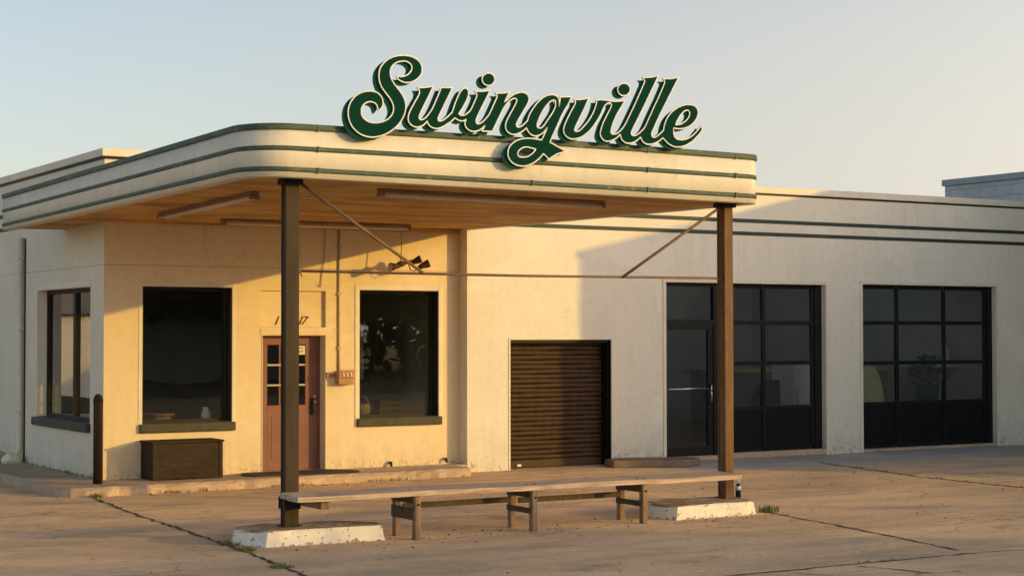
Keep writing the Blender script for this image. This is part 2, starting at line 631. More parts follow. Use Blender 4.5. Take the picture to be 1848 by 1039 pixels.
SKY_AIR, SKY_DUST, SKY_OZONE, SKY_STR = 1.0, 1.2, 2.0, 0.15
SKY_TINT = (1.92, 1.67, 1.62, 1)
SKY_HAZE = (5.0, 4.7, 4.2, 1)
SKY_GLOW = (2.3, 2.15, 1.9, 1)
SKY_SIDE_FILL = (1.35, 1.35, 1.35, 1)
SKY_ZENITH = (.30, .33, .38, 1)
SIGN={'S':[[(8.1778,4.7504,1),(8.1988,4.7222),(8.2422,4.7013),(8.2982,4.6945),(8.3606,4.7081),(8.4232,4.745),(8.4647,4.7927),(8.4773,4.8437),(8.4647,4.8983),(8.4232,4.9416),(8.3543,4.9691),(8.2794,4.975),(8.2049,4.9676),(8.1307,4.946),(8.0692,4.9123),(8.0176,4.8619),(7.9859,4.81),(7.9749,4.7489),(7.9811,4.6891),(8.008,4.6254),(8.051,4.5737),(8.094,4.5274),(8.1273,4.4803),(8.1434,4.4319),(8.1409,4.3877),(8.1188,4.3423),(8.0819,4.3069),(8.0328,4.2797),(7.9716,4.2604),(7.9229,4.2562),(7.8682,4.2604),(7.8197,4.2813),(7.7894,4.3098),(7.7749,4.3469),(7.7773,4.3906),(7.799,4.4301),(7.8377,4.4579),(7.8801,4.4685),(7.9227,4.4605),(7.9495,4.4405),(7.9618,4.4085),(7.9691,4.385,1),(7.9838,4.3903),(8.0082,4.4172),(8.0216,4.4565),(8.0179,4.5),(7.9959,4.5368),(7.9592,4.5648),(7.9104,4.5766),(7.8618,4.5763),(7.8012,4.5642),(7.7409,4.537),(7.6869,4.4929),(7.6486,4.436),(7.6295,4.3751),(7.6284,4.3155),(7.6428,4.2569),(7.6752,4.1993),(7.7233,4.1557),(7.7776,4.1264),(7.838,4.1104),(7.9109,4.1081),(7.984,4.1223),(8.0574,4.1497),(8.1312,4.1947),(8.1929,4.2481),(8.2424,4.3118),(8.2734,4.3745),(8.2859,4.4306),(8.2833,4.4856),(8.2647,4.534),(8.2299,4.5867),(8.1865,4.6331),(8.1494,4.6744),(8.121,4.7163),(8.1074,4.7592),(8.1061,4.8031),(8.1209,4.8428),(8.1554,4.8786),(8.1987,4.902),(8.2484,4.9138),(8.2919,4.9141),(8.3318,4.8985),(8.3543,4.8727),(8.3556,4.8395),(8.3356,4.8047),(8.3044,4.7768),(8.2671,4.7606),(8.2236,4.7517),(8.1926,4.7548)]],'wing':[[(8.4232,4.6536,1),(8.5157,4.6621),(8.6131,4.6834,1),(8.5865,4.6345),(8.5555,4.5738),(8.5157,4.5008),(8.4804,4.4361),(8.454,4.3838),(8.4417,4.3481),(8.4469,4.329),(8.4672,4.3225),(8.4936,4.3297),(8.5289,4.3577),(8.5643,4.3989),(8.5909,4.4358),(8.6175,4.4845),(8.6487,4.5492),(8.6799,4.6179),(8.704,4.6745,1),(8.8385,4.6829,1),(8.8142,4.6316),(8.7737,4.558),(8.7289,4.4726),(8.6932,4.4075),(8.6709,4.363),(8.6655,4.3431),(8.6727,4.3256),(8.6932,4.323),(8.7289,4.3355),(8.7647,4.3613),(8.8006,4.3911),(8.8366,4.4273,1),(8.8501,4.4651),(8.8681,4.5135),(8.8952,4.5745),(8.9224,4.6276),(8.9496,4.6667),(8.9768,4.6853),(8.9995,4.6901),(9.0222,4.6799),(9.034,4.6515),(9.0312,4.6118),(9.013,4.567),(8.9812,4.5095),(8.9494,4.46),(8.915,4.4144,1),(8.9313,4.4036),(8.9584,4.3991),(8.9902,4.4075),(9.0266,4.432),(9.0585,4.4634),(9.0859,4.5128),(9.1133,4.5662),(9.1317,4.6111),(9.1344,4.6351),(9.1225,4.654),(9.1088,4.6649,1),(9.2005,4.6716),(9.302,4.691,1),(9.2696,4.6329),(9.228,4.5583),(9.182,4.4757),(9.1452,4.4058),(9.1269,4.365),(9.1268,4.3373),(9.1406,4.3239),(9.1635,4.3253),(9.2002,4.3435),(9.2416,4.3804),(9.2832,4.4268),(9.3156,4.4847),(9.3481,4.5507),(9.376,4.6046),(9.3872,4.6333),(9.3807,4.6504),(9.3649,4.6653,1),(9.4598,4.6722),(9.5392,4.6902,1),(9.505,4.6244),(9.4766,4.5738,1),(9.5187,4.6108),(9.5642,4.6481),(9.6156,4.6762),(9.6672,4.6927),(9.7131,4.697),(9.7534,4.6862),(9.7799,4.6636),(9.7879,4.6347),(9.7797,4.5998),(9.7589,4.5592),(9.7243,4.5078),(9.684,4.4464),(9.6495,4.3953),(9.63,4.3599),(9.6254,4.3401),(9.6345,4.3231),(9.6608,4.3198),(9.6953,4.3347),(9.7355,4.3666),(9.7678,4.398,1),(9.7875,4.4532),(9.8223,4.5095),(9.8746,4.5769),(9.9328,4.6351),(9.9911,4.6738),(10.0497,4.6948),(10.1025,4.6986),(10.1436,4.6877),(10.1671,4.6666),(10.1765,4.6355),(10.1764,4.5799,1),(10.1848,4.6361),(10.1932,4.6833,1),(10.339,4.6967,1),(10.2972,4.6161),(10.2436,4.5378),(10.2021,4.4705),(10.1665,4.3988),(10.1192,4.3068),(10.0779,4.2301),(10.0543,4.1794,1),(10.1188,4.1534),(10.2012,4.1184),(10.2662,4.0922,1),(10.2129,4.0774),(10.1539,4.0584),(10.0891,4.0233),(10.0399,3.993,1),(10.013,4.0192),(9.9723,4.0515,1),(9.9314,4.01),(9.8733,3.9627),(9.8038,3.9249),(9.7232,3.9032),(9.6544,3.9056),(9.5916,3.9239),(9.5461,3.9604),(9.5234,4.003),(9.5212,4.0515),(9.5406,4.1012),(9.5805,4.1424),(9.632,4.1746),(9.7007,4.1962),(9.7698,4.2051),(9.8391,4.2062),(9.9493,4.1979,1),(9.9844,4.264),(10.0231,4.3404,1),(9.9903,4.2989),(9.9494,4.2649),(9.8994,4.2422),(9.8507,4.2364),(9.8045,4.2532),(9.7734,4.2837),(9.7562,4.3169,1),(9.7181,4.2872),(9.6722,4.26),(9.6206,4.2403),(9.575,4.2366),(9.5295,4.2513),(9.4977,4.2835),(9.4898,4.3267),(9.5047,4.3763),(9.5411,4.4419),(9.5868,4.5132),(9.6212,4.5741),(9.6327,4.6042),(9.6236,4.6211),(9.5984,4.6233),(9.5642,4.6091),(9.5186,4.5718),(9.4674,4.5099),(9.4334,4.4494),(9.3937,4.3789),(9.3542,4.3037),(9.3238,4.2515,1),(9.3246,4.2527,1),(9.1955,4.248,1),(9.2369,4.3125,1),(9.2001,4.2784),(9.1542,4.2518),(9.0993,4.239),(9.0492,4.2454),(9.0083,4.2705),(8.9901,4.3128),(8.9947,4.3407),(9.0056,4.3596,1),(8.972,4.3432),(8.9358,4.3409),(8.8996,4.3504),(8.8708,4.3682,1),(8.8275,4.33),(8.7736,4.2952),(8.7199,4.2629),(8.6664,4.2439),(8.6219,4.2427),(8.5776,4.2571),(8.5493,4.2834),(8.5378,4.3115,1),(8.5113,4.2826),(8.4716,4.2568),(8.4232,4.2421),(8.3838,4.2451),(8.3444,4.2643),(8.3182,4.2975),(8.3138,4.3397),(8.3312,4.3951),(8.3662,4.4594),(8.4056,4.5242),(8.4381,4.577),(8.4469,4.6087),(8.4407,4.6355)],[(10.1293,4.6242),(10.12,4.6384),(10.0965,4.6388),(10.0554,4.6191),(10.0026,4.566),(9.9441,4.4832),(9.9032,4.4018),(9.8892,4.3566),(9.8973,4.3306),(9.9263,4.3245),(9.9613,4.3415),(10.0022,4.3884),(10.0491,4.4506),(10.0962,4.5131),(10.1257,4.5745)],[(9.8736,4.0924,1),(9.8157,4.1039),(9.7581,4.1105),(9.7063,4.1007),(9.6604,4.0689),(9.6432,4.0338),(9.6546,4.0071),(9.7004,3.9978),(9.7579,4.0057),(9.8098,4.031),(9.8504,4.0646)]],'ville':[[(10.3686,4.666,1),(10.4714,4.6759),(10.5669,4.6999,1),(10.5269,4.6175),(10.471,4.5145),(10.4153,4.4184),(10.3835,4.357),(10.3771,4.3263),(10.3992,4.3184),(10.4467,4.3345),(10.5023,4.3842),(10.5662,4.4545),(10.6223,4.5378),(10.6594,4.62),(10.6708,4.6673),(10.6709,4.6846,1),(10.7593,4.6909),(10.8563,4.6843),(10.9456,4.6866),(11.0551,4.7037,1),(10.9943,4.6162),(10.9369,4.5319),(10.8878,4.4351),(10.8632,4.3667),(10.8599,4.3331),(10.8874,4.3174),(10.9443,4.3315),(11.0015,4.3752),(11.0508,4.4319),(11.1168,4.5437),(11.1832,4.6627),(11.2581,4.8031),(11.3083,4.9015),(11.3251,4.9434),(11.3003,4.9808,1),(11.417,4.9939),(11.5177,5.0194,1),(11.45,4.8986),(11.3659,4.7499),(11.2738,4.5879),(11.1905,4.4475),(11.1491,4.3775),(11.1374,4.3431),(11.1488,4.3209),(11.1983,4.3225),(11.2646,4.3643),(11.3229,4.422),(11.3816,4.5273),(11.4658,4.6822),(11.542,4.8169),(11.593,4.9229),(11.6067,4.9554),(11.5815,4.9889,1),(11.7034,4.9997),(11.8056,5.024,1),(11.7284,4.8989),(11.6344,4.7416),(11.5325,4.5711),(11.4479,4.4162),(11.4176,4.3532),(11.4308,4.3201),(11.4642,4.3167),(11.5231,4.3501),(11.5856,4.4042,1),(11.5993,4.4664),(11.6419,4.551),(11.7101,4.6238),(11.8039,4.6822),(11.9067,4.7154),(11.9927,4.7185),(12.053,4.6951),(12.0787,4.6485),(12.0697,4.5926),(12.0262,4.5277),(11.957,4.4751),(11.8711,4.4423),(11.7856,4.4329),(11.7278,4.4389,1),(11.7292,4.3788),(11.7426,4.3386),(11.7851,4.3137),(11.8533,4.3108),(11.9219,4.3285),(12.0081,4.3749),(12.0776,4.4412),(12.1264,4.4926,1),(12.1366,4.4656),(12.1295,4.4306),(12.0772,4.3722),(11.9992,4.3055),(11.9044,4.252),(11.8017,4.2256),(11.7166,4.2304),(11.6406,4.2643),(11.5767,4.3179,1),(11.5227,4.278),(11.4472,4.2437),(11.372,4.2313),(11.3139,4.2456),(11.2808,4.2775),(11.2677,4.3078,1),(11.2146,4.2669),(11.1485,4.2361),(11.0746,4.2292),(11.0256,4.2492),(10.9979,4.2838),(10.9883,4.3208,1),(10.936,4.2775),(10.8709,4.2469),(10.8062,4.2325),(10.7498,4.2532),(10.7178,4.3046),(10.726,4.3583),(10.7585,4.4402),(10.8072,4.5234),(10.8478,4.5929),(10.8691,4.6411),(10.8562,4.6603),(10.8157,4.6548),(10.7752,4.6213),(10.7266,4.5314),(10.662,4.4341),(10.5818,4.3428),(10.4861,4.2709),(10.4069,4.2398),(10.328,4.2325),(10.2653,4.2577),(10.2341,4.3018),(10.2389,4.3612),(10.2815,4.4493),(10.3368,4.5451),(10.3843,4.6209),(10.3891,4.6437)],[(11.7552,4.4735,1),(11.8371,4.4923),(11.9058,4.5338),(11.949,4.5847),(11.9578,4.6266),(11.9407,4.6502),(11.9064,4.6507),(11.8549,4.6198),(11.8033,4.5615),(11.7724,4.5115)]],'dot_a':[[(9.3567,4.8108),(9.3529,4.7898),(9.3418,4.7702),(9.3246,4.7541),(9.3029,4.743),(9.2789,4.7379),(9.255,4.7394),(9.2334,4.7472),(9.2163,4.7607),(9.2053,4.7785),(9.2016,4.7989),(9.2054,4.8198),(9.2164,4.8393),(9.2335,4.8554),(9.2551,4.8666),(9.2791,4.8718),(9.3031,4.8704),(9.3247,4.8626),(9.3419,4.8491),(9.353,4.8312)]],'dot_b':[[(11.1236,4.8326),(11.1193,4.8107),(11.1071,4.7903),(11.0882,4.7735),(11.0644,4.7618),(11.0381,4.7565),(11.0119,4.7581),(10.9882,4.7663),(10.9696,4.7803),(10.9576,4.7989),(10.9535,4.8201),(10.9578,4.8419),(10.9699,4.8622),(10.9887,4.8791),(11.0124,4.8907),(11.0386,4.8961),(11.0649,4.8947),(11.0886,4.8866),(11.1074,4.8725),(11.1195,4.8539)]]}
SHADE_OFF=(-.0530,-.0345)
# ------------------------------------------------------------------ setting
def sheet(name, mat, x0, x1, y0, y1, z, sub=1):
    mb = MB()
    mb.face([(x0, y0, z), (x1, y0, z), (x1, y1, z), (x0, y1, z)])
    o = mb.build(name, mat)
    o['kind'] = 'structure'
    return o


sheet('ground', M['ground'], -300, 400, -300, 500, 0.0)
sheet('road', M['asphalt'], -200, 300, -16, -8, 0.004)
sheet('lawn', M['lawn'], -200, 300, -60, -16.4, 0.006)
sheet('lawn', M['lawn'], -160, 5, 45, 140, 0.006)

# pavement slab in front of the office, with a broken kerb edge
def jitter_line(a, b, n, amp, seed):
    r = random.Random(seed)
    out = []
    for i in range(n):
        t = i / n
        out.append((a[0] + (b[0] - a[0]) * t + r.uniform(-amp, amp), a[1] + (b[1] - a[1]) * t + r.uniform(-amp, amp)))
    return out


slab = jitter_line((6.62, 30), (6.60, 22.6), 18, .018, 1) + [(6.62, 22.35), (6.66, 22.1), (6.75, 21.92), (6.92, 21.83)]
slab += jitter_line((7.1, 21.81), (12.75, 22.02), 44, .02, 2) + [(12.83, 22.08), (12.86, 22.2), (12.9, 22.66), (13.09, 22.66), (13.09, 22.89), (7.49, 22.89), (7.49, 30)]
mb = MB()
n = len(slab)
inner = []
cx, cy = 8.5, 23.3
rr = random.Random(5)
vs = [(x, y, 0) for x, y in slab] + [(x, y, .085 + rr.uniform(-.012, .012)) for x, y in slab]
for i, (x, y) in enumerate(slab):
    k = .045 if i < n - 6 else 0
    if x < 6.9 and y > 22.3:
        d = (k, 0)
    elif y < 22.1 and x > 6.9:
        d = (0, k)
    else:
        d = (k * .7, k * .7)
    vs.append((x + d[0], y + d[1], .12 + rr.uniform(-.004, .004)))
fs = [(i, (i + 1) % n, n + (i + 1) % n, n + i) for i in range(n)] + [(n + i, n + (i + 1) % n, 2 * n + (i + 1) % n, 2 * n + i) for i in range(n)]
mb.mesh(vs, fs)
mb.face([(p[0], p[1], p[2]) for p in vs[2 * n:]])
o = mb.build('pavement', M['kerb'])
o['kind'] = 'structure'

# cracks and slab joints
def ribbon(mb, pts, w, seed, z=.004, step=.12, wob=.025):
    r = random.Random(seed)
    c = []
    for (a, b) in zip(pts[:-1], pts[1:]):
        L = math.hypot(b[0] - a[0], b[1] - a[1])
        m = max(2, int(L / step))
        for i in range(m):
            t = i / m
            c.append((a[0] + (b[0] - a[0]) * t + r.uniform(-wob, wob), a[1] + (b[1] - a[1]) * t + r.uniform(-wob, wob)))
    c.append(pts[-1])
    L, Rr = [], []
    for i, p in enumerate(c):
        q0, q1 = c[max(i - 1, 0)], c[min(i + 1, len(c) - 1)]
        dx, dy = q1[0] - q0[0], q1[1] - q0[1]
        l = math.hypot(dx, dy) or 1
        ww = w * r.uniform(.35, 1.3) * .5
        if i in (0, len(c) - 1):
            ww = .002
        L.append((p[0] - dy / l * ww, p[1] + dx / l * ww, z))
        Rr.append((p[0] + dy / l * ww, p[1] - dx / l * ww, z))
    m = len(c)
    mb.mesh(L + Rr, [(i, i + 1, m + i + 1, m + i) for i in range(m - 1)])


JOINTS = [([(6.99, 21.8), (6.74, 19.3), (6.67, 17.67), (6.53, 15.79), (6.31, 13.69), (6.0, 10.5)], .05, 11),
          ([(13.2, 15.9), (12.94, 14.36), (12.42, 11.95)], .05, 12),
          ([(8.2, 11.72), (9.56, 11.74), (11.0, 11.75), (12.5, 11.73)], .045, 13),
          ([(18.9, 21.2), (18.55, 19.5), (18.3, 18.37), (18.18, 16.3), (18.0, 12.0)], .055, 14),
          ([(10.75, 11.7), (10.9, 11.35), (11.05, 10.9)], .03, 15),
          ([(10.0, 11.72), (10.12, 11.4), (10.2, 11.2)], .025, 16),
          ([(12.5, 11.73), (12.9, 11.66), (13.4, 11.5), (14.2, 11.4)], .02, 17),
          ([(13.0, 22.05), (13.6, 21.5), (13.9, 20.9)], .02, 18)]
mb = MB()
for pts, w, sd in JOINTS:
    ribbon(mb, pts, w, sd)
o = mb.build('ground_cracks', M['crack'], recalc=False)
o['kind'] = 'structure'


def blades(mb, cx, cy, cz, nb, rad, h, seed, lean=.5):
    r = random.Random(seed)
    for _ in range(nb):
        a = r.uniform(0, 6.28)
        d = rad * math.sqrt(r.random())
        x, y = cx + d * math.cos(a), cy + d * math.sin(a)
        hh = h * r.uniform(.45, 1.15)
        la = r.uniform(0, 6.28)
        lx, ly = math.cos(la) * lean * hh * r.uniform(.2, 1.1), math.sin(la) * lean * hh * r.uniform(.2, 1.1)
        w = r.uniform(.004, .008)
        px, py = -math.sin(la) * w, math.cos(la) * w
        mid = (x + lx * .35, y + ly * .35, cz + hh * .6)
        tip = (x + lx, y + ly, cz + hh)
        mb.mesh([(x - px, y - py, cz), (x + px, y + py, cz), (mid[0] + px * .8, mid[1] + py * .8, mid[2]), (mid[0] - px * .8, mid[1] - py * .8, mid[2]), tip],
                [(0, 1, 2, 3), (3, 2, 4)])


mb = MB()
rr = random.Random(21)
for pts, w, sd in (JOINTS[0], JOINTS[2]):
    for a, b in zip(pts[:-1], pts[1:]):
        L = math.hypot(b[0] - a[0], b[1] - a[1])
        for k in range(int(L * 9)):
            t = rr.random()
            x, y = a[0] + (b[0] - a[0]) * t, a[1] + (b[1] - a[1]) * t
            if math.sin(x * 3 + y * 2.1) + math.sin(y * 5.3) > .1:
                blades(mb, x, y, .004, 5, .03, .022, rr.randint(0, 9999), .9)
for k in range(260):
    x = rr.uniform(6.9, 12.7)
    if math.sin(x * 4) > .1:
        blades(mb, x, 21.8 + .035 * (x - 7.1) - rr.uniform(0, .03), 0, 1, .02, .05, rr.randint(0, 9999), .7)
for a, b in zip(JOINTS[3][0][:-1], JOINTS[3][0][1:]):
    for k in range(8):
        t = rr.random()
        blades(mb, a[0] + (b[0] - a[0]) * t, a[1] + (b[1] - a[1]) * t, .004, 5, .04, .035, rr.randint(0, 9999), .9)
for k in range(60):
    t = rr.random()
    blades(mb, 6.64 + rr.uniform(-.02, .03), 22.4 + 5 * t, 0, 1, .03, .05, rr.randint(0, 9999), .7)
for k in range(110):
    t = rr.random()
    blades(mb, 7.47 - rr.random() * .03, 23.0 + 4.5 * t, .12, 1, .01, .045, rr.randint(0, 9999), .8)
o = mb.build('crack_grass', M['grass'], recalc=False)
o['kind'] = 'stuff'
o['label'] = 'thin green grass growing along the slab joints'

WEEDS = [((6.56, 15.62), 45, .09, .05, 'green weed clump in the joint at the left end of the near kerb island'),
         ((6.36, 14.35), 35, .13, .028, 'low flat weed clump in the joint nearest the camera'),
         ((13.2, 15.72), 60, .12, .085, 'tall sunlit weed clump against the end of the far kerb island'),
         ((7.06, 21.74), 30, .07, .06, 'small weed clump at the front corner of the pavement kerb'),
         ((6.62, 16.15), 60, .14, .04, 'dark creeping weed clump just behind the near kerb island end')]
for (x, y), nb, rad, h, lab in WEEDS:
    mb = MB()
    blades(mb, x, y, 0, nb * 2, rad, h, int(x * 100), .7)
    mb.face([(x + rad * .9 * math.cos(k * .7), y + rad * .9 * math.sin(k * .7), .003) for k in range(9)])
    tag(mb.build('weed_clump', M['grass'], loc=(x, y, 0), recalc=False), lab, 'weeds', 'weed clumps in the pavement joints')

mb = MB()
rr = random.Random(33)
for k in range(420):
    if k < 150:
        x, y = rr.uniform(6.9, 13.2), 15.5 + rr.gauss(0, .25)
    elif k < 250:
        x, y = rr.uniform(7.6, 12.8), 21.75 + rr.gauss(0, .12)
    elif k < 330:
        x, y = 7.4 - abs(rr.gauss(0, .25)), rr.uniform(26.6, 28.4)
    else:
        x, y = rr.uniform(5, 19), rr.uniform(12, 21)
    z = .012 if k < 250 or k >= 330 else .13
    s = rr.uniform(.008, .024)
    a = rr.uniform(0, 6.28)
    dx, dy = math.cos(a) * s, math.sin(a) * s
    t1 = rr.uniform(-.008, .014)
    mb.mesh([(x - dx, y - dy, z), (x + dy * .5, y - dx * .5, z + t1), (x + dx, y + dy, z + .004), (x - dy * .5, y + dx * .5, z - .006)], [(0, 1, 2, 3)])
o = mb.build('leaf_litter', M['deadleaf'], recalc=False)
o['kind'] = 'stuff'
o['label'] = 'scattered dry leaves and grit on the concrete'

# ------------------------------------------------------------------ the building
YW, YG, XL, XR, XE = 22.9, 22.66, 7.5, 13.1, 25.7
B = thing('roadside_building', 'long low cream roadside building with an office front and black glazed garage doors', 'building', (XL, YW, 0))
holesF = [(8.05, 9.37, .86, 2.77), (11.39, 12.73, .85, 2.76), (9.84, 10.83, .12, 2.085), (9.81, 10.84, 2.205, 2.735)]
mb = MB()
wall_sheet(mb, 'x', YW, YW + .25, XL, XR, 0, 4.54, holesF, (False, False), False)
mb.build('front_wall', M['wall_front'], B)
mb = MB()
holesS = [(23.49, 26.05, .855, 2.77)]
wall_sheet(mb, 'y', XL, XL + .25, YW + .0005, 40, 0, 4.54, holesS, (False, True), False)
mb.build('side_wall', M['wall'], B)
holesG = [(13.87, 15.77, 0, 2.01), (16.87, 20.33, .0, 2.95), (21.2, 24.56, .0, 2.975)]
mb = MB()
wall_sheet(mb, 'x', YG, YG + .35, XR, XE, 0, 4.49, holesG, (True, False), False)
mb.build('garage_wall', M['wall_garage'], B)
# parapet copings, and dark strips standing in for the shadow line beneath
mb = MB()
mb.box(XL - .05, XR + .02, YW - .05, YW + .3, 4.545, 4.655)
mb.box(XL - .05, XL + .3, YW + .302, 40.0, 4.545, 4.655)
mb.split('office_coping', M['casing'], B, .01)
mb = MB()
mb.box(XR + .022, XE - .002, YG - .045, YG + .3, 4.495, 4.61)
mb.build('garage_coping', M['casing'], B, .01)
mb = MB()
mb.box(XL - .012, XR, YW - .012, YW + .02, 4.51, 4.5445)
mb.box(XL - .012, XL + .02, YW + .021, 40, 4.51, 4.5445)
mb.box(XR, XE, YG - .012, YG + .02, 4.465, 4.4945)
mb.split('coping_shadow_strip', M['metal_dark'], B)
mb = MB()
mb.box(XL + .26, XR + .1, YW + .26, 39.9, 4.2, 4.3)
mb.box(XR + .11, XE, YG + .37, 25.0, 4.2, 4.3)
mb.box(XR + .11, XE, 30.0, 39.9, 4.2, 4.3)
mb.box(XR + .11, 16.5, 25.001, 29.999, 4.2, 4.3)
mb.box(25.2, XE, 25.001, 29.999, 4.2, 4.3)
mb.split('roof', M['roof'], B)
for z in (3.77, 3.985):
    mb = MB()
    mb.box(XR + .001, XE - .004, YG - .014, YG + .01, z, z + .062)
    mb.build('green_band', M['trim_dark'], B, .006)
    mb = MB()
    mb.box(XL - .014, XL + .01, 25.2, 39.9, z, z + .062)
    mb.build('green_band', M['trim_dark'], B, .006)
mb = MB()
mb.face([(16.5, 25.0, 4.31), (25.2, 25.0, 4.31), (25.2, 30.0, 4.31), (16.5, 30.0, 4.31)])
mb.build('added_skylight', M['glass_garage'], B)  # unseen roof light, added to brighten the garage interior
# rooms behind the glass
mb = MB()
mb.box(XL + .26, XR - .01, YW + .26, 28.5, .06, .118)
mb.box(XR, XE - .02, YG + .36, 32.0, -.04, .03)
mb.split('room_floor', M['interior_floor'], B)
mb = MB()
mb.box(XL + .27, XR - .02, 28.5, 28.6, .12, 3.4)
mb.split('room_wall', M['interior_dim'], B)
mb = MB()
mb.box(XR - .02, XR + .12, YW + .26, 32, .12, 4.19)
mb.box(XR + .14, XE - .02, 31.0, 31.1, .03, 4.1)
mb.box(XE - .14, XE - .021, YG + .37, 30.99, .03, 4.1)
mb.split('room_wall', M['interior'], B)
mb = MB()
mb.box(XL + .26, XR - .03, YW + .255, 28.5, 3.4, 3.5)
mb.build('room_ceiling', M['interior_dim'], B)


def casing(x0, x1, z0, z1, y, w, proud, name='casing', sides='ltr'):
    mb = MB()
    if 'l' in sides:
        mb.box(x0 - w, x0 - .001, y - proud, y + .03, z0, z1 + w)
    if 'r' in sides:
        mb.box(x1 + .001, x1 + w, y - proud, y + .03, z0, z1 + w)
    if 't' in sides:
        mb.box(x0 - .0005, x1 + .0005, y - proud, y + .03, z1 + .001, z1 + w)
    return mb.split(name, M['casing'], B, .006)


def shop_window(x0, x1, z0, z1, y, rec, lab):
    fr = MB()
    w = .05
    yf = y + rec
    fr.box(x0, x0 + w, yf, yf + .07, z0, z1)
    fr.box(x1 - w, x1, yf, yf + .07, z0, z1)
    fr.box(x0 + w, x1 - w, yf, yf + .07, z0, z0 + w)
    fr.box(x0 + w, x1 - w, yf, yf + .07, z1 - w, z1)
    f = fr.build('window', M['metal_frame'], B, .004)
    f['label'] = lab
    p = MB()
    p.face([(x0 + w, yf + .04, z0 + w), (x1 - w, yf + .04, z0 + w), (x1 - w, yf + .04, z1 - w), (x0 + w, yf + .04, z1 - w)])
    p.build('pane', M['glass'], f)
    s = MB()
    s.box(x0 - .045, x1 + .045, y - .055, y + .001, z0 - .118, z0 + .004)
    s.box(x0 + .002, x1 - .002, y + .0012, y + rec - .001, z0 - .02, z0 + .012)
    s.build('sill', M['sill'], f, .012)
    # dark strips over the reveals, standing in for shade in the recess
    r = MB()
    r.box(x0 + .0015, x0 + .012, y + .004, yf, z0 + .013, z1 - .002)
    r.box(x1 - .012, x1 - .0015, y + .004, yf, z0 + .013, z1 - .002)
    r.box(x0 + .012, x1 - .012, y + .004, yf, z1 - .014, z1 - .002)
    r.build('reveal_shade_strip', M['metal_frame'], f)
    return f


shop_window(8.05, 9.37, .86, 2.77, YW, .15, 'dark shop window over the wooden box')
shop_window(11.39, 12.73, .85, 2.76, YW, .15, 'dark shop window beside the switch box')
casing(8.05, 9.37, .74, 2.77, YW, .06, .008)
casing(11.39, 12.73, .73, 2.76, YW, .075, .012)

# side window (faces -X)
y0, y1, z0, z1 = 23.49, 26.05, .855, 2.77
fr = MB()
xf = XL + .14
for a, b in ((y0, y0 + .06), (24.62, 24.72), (y1 - .06, y1)):
    fr.box(xf, xf + .07, a, b, z0, z1)
for a, b in ((y0 + .06, 24.62), (24.72, y1 - .06)):
    fr.box(xf, xf + .07, a, b, z0, z0 + .06)
    fr.box(xf, xf + .07, a, b, z1 - .06, z1)
f = fr.build('window', M['metal_frame'], B, .004)
f['label'] = 'two-light side window round the corner'
for a, b in ((y0 + .06, 24.62), (24.72, y1 - .06)):
    p = MB()
    p.face([(xf + .04, a, z0 + .06), (xf + .04, b, z0 + .06), (xf + .04, b, z1 - .06), (xf + .04, a, z1 - .06)])
    p.build('pane', M['glass'], f)
s = MB()
s.box(XL - .075, XL + .001, y0 - .03, y1 + .07, z0 - .118, z0 + .004)
s.box(XL + .0012, xf - .001, y0 + .002, y1 - .002, z0 - .02, z0 + .012)
s.build('sill', M['sill'], f, .012)
s = MB()
s.box(XL - .01, XL + .02, y1 + .001, y1 + .09, z0 - .02, z1 + .09)
s.box(XL - .01, XL + .02, y0 - .0005, y1 + .0005, z1 + .001, z1 + .09)
s.split('casing', M['casing'], f, .006)

# front door with boarded transom
d = MB()
yd = YW + .19
dx0, dx1, dz0, dz1 = 9.875, 10.80, .135, 2.06
gx = (9.995, 10.60)
gz = (1.07, 1.95)
# slab with glazed upper half
d.box(dx0, gx[0], yd, yd + .045, dz0, dz1)
d.box(gx[1], dx1, yd, yd + .045, dz0, dz1)
d.box(gx[0], gx[1], yd, yd + .045, dz0, gz[0])
d.box(gx[0], gx[1], yd, yd + .045, gz[1], dz1)
door = d.build('front_door', M['door'], B, .004)
mb = MB()
for a, b in ((10.06, 10.27), (10.33, 10.54)):
    mb.box(a, b, yd - .006, yd + .0005, .28, .92)
mb.split('door_panel', M['door'], door, .005)
mu = MB()
for i in (1, 2):
    z = gz[0] + (gz[1] - gz[0]) * i / 3
    mu.box(gx[0], gx[1], yd + .006, yd + .03, z - .013, z + .013)
mu.split('glazing_bar', M['muntin'], door)
mu = MB()
for i in (1, 2):
    x = gx[0] + (gx[1] - gx[0]) * i / 3
    mu.box(x - .011, x + .011, yd + .009, yd + .028, gz[0], gz[1])
mu.split('glazing_bar', M['door'], door)
p = MB()
p.face([(gx[0], yd + .02, gz[0]), (gx[1], yd + .02, gz[0]), (gx[1], yd + .02, gz[1]), (gx[0], yd + .02, gz[1])])
p.build('pane', M['glass_dark'], door)
h = MB()
h.tube([(10.70, yd - .01, .96), (10.70, yd - .055, .97), (10.70, yd - .055, 1.11), (10.70, yd - .01, 1.12)], .009, 8)
h.box(10.675, 10.725, yd - .012, yd + .001, .92, 1.16)
h.build('handle', M['black'], door)
h = MB()
h.lathe([(.022, 0), (.022, .012), (.012, .02)], (10.745, yd, 1.19), (0, -1, 0), 14)
h.lathe([(.026, 0), (.026, .012), (.014, .03)], (10.745, yd, 1.11), (0, -1, 0), 14)
h.split('lock', M['chrome'], door)
pp = MB()
pp.box(10.44, 10.592, yd - .004, yd - .001, 1.805, 1.935)
nt = pp.build('notice', M['paper'], door)
pp = MB()
for z, a, b in ((1.905, 10.47, 10.565), (1.893, 10.47, 10.555), (1.862, 10.465, 10.57), (1.85, 10.465, 10.57), (1.838, 10.465, 10.55)):
    pp.box(a, b, yd - .0055, yd - .0041, z - .004, z + .004)
pp.build('print', M['ink'], door)
fr = MB()
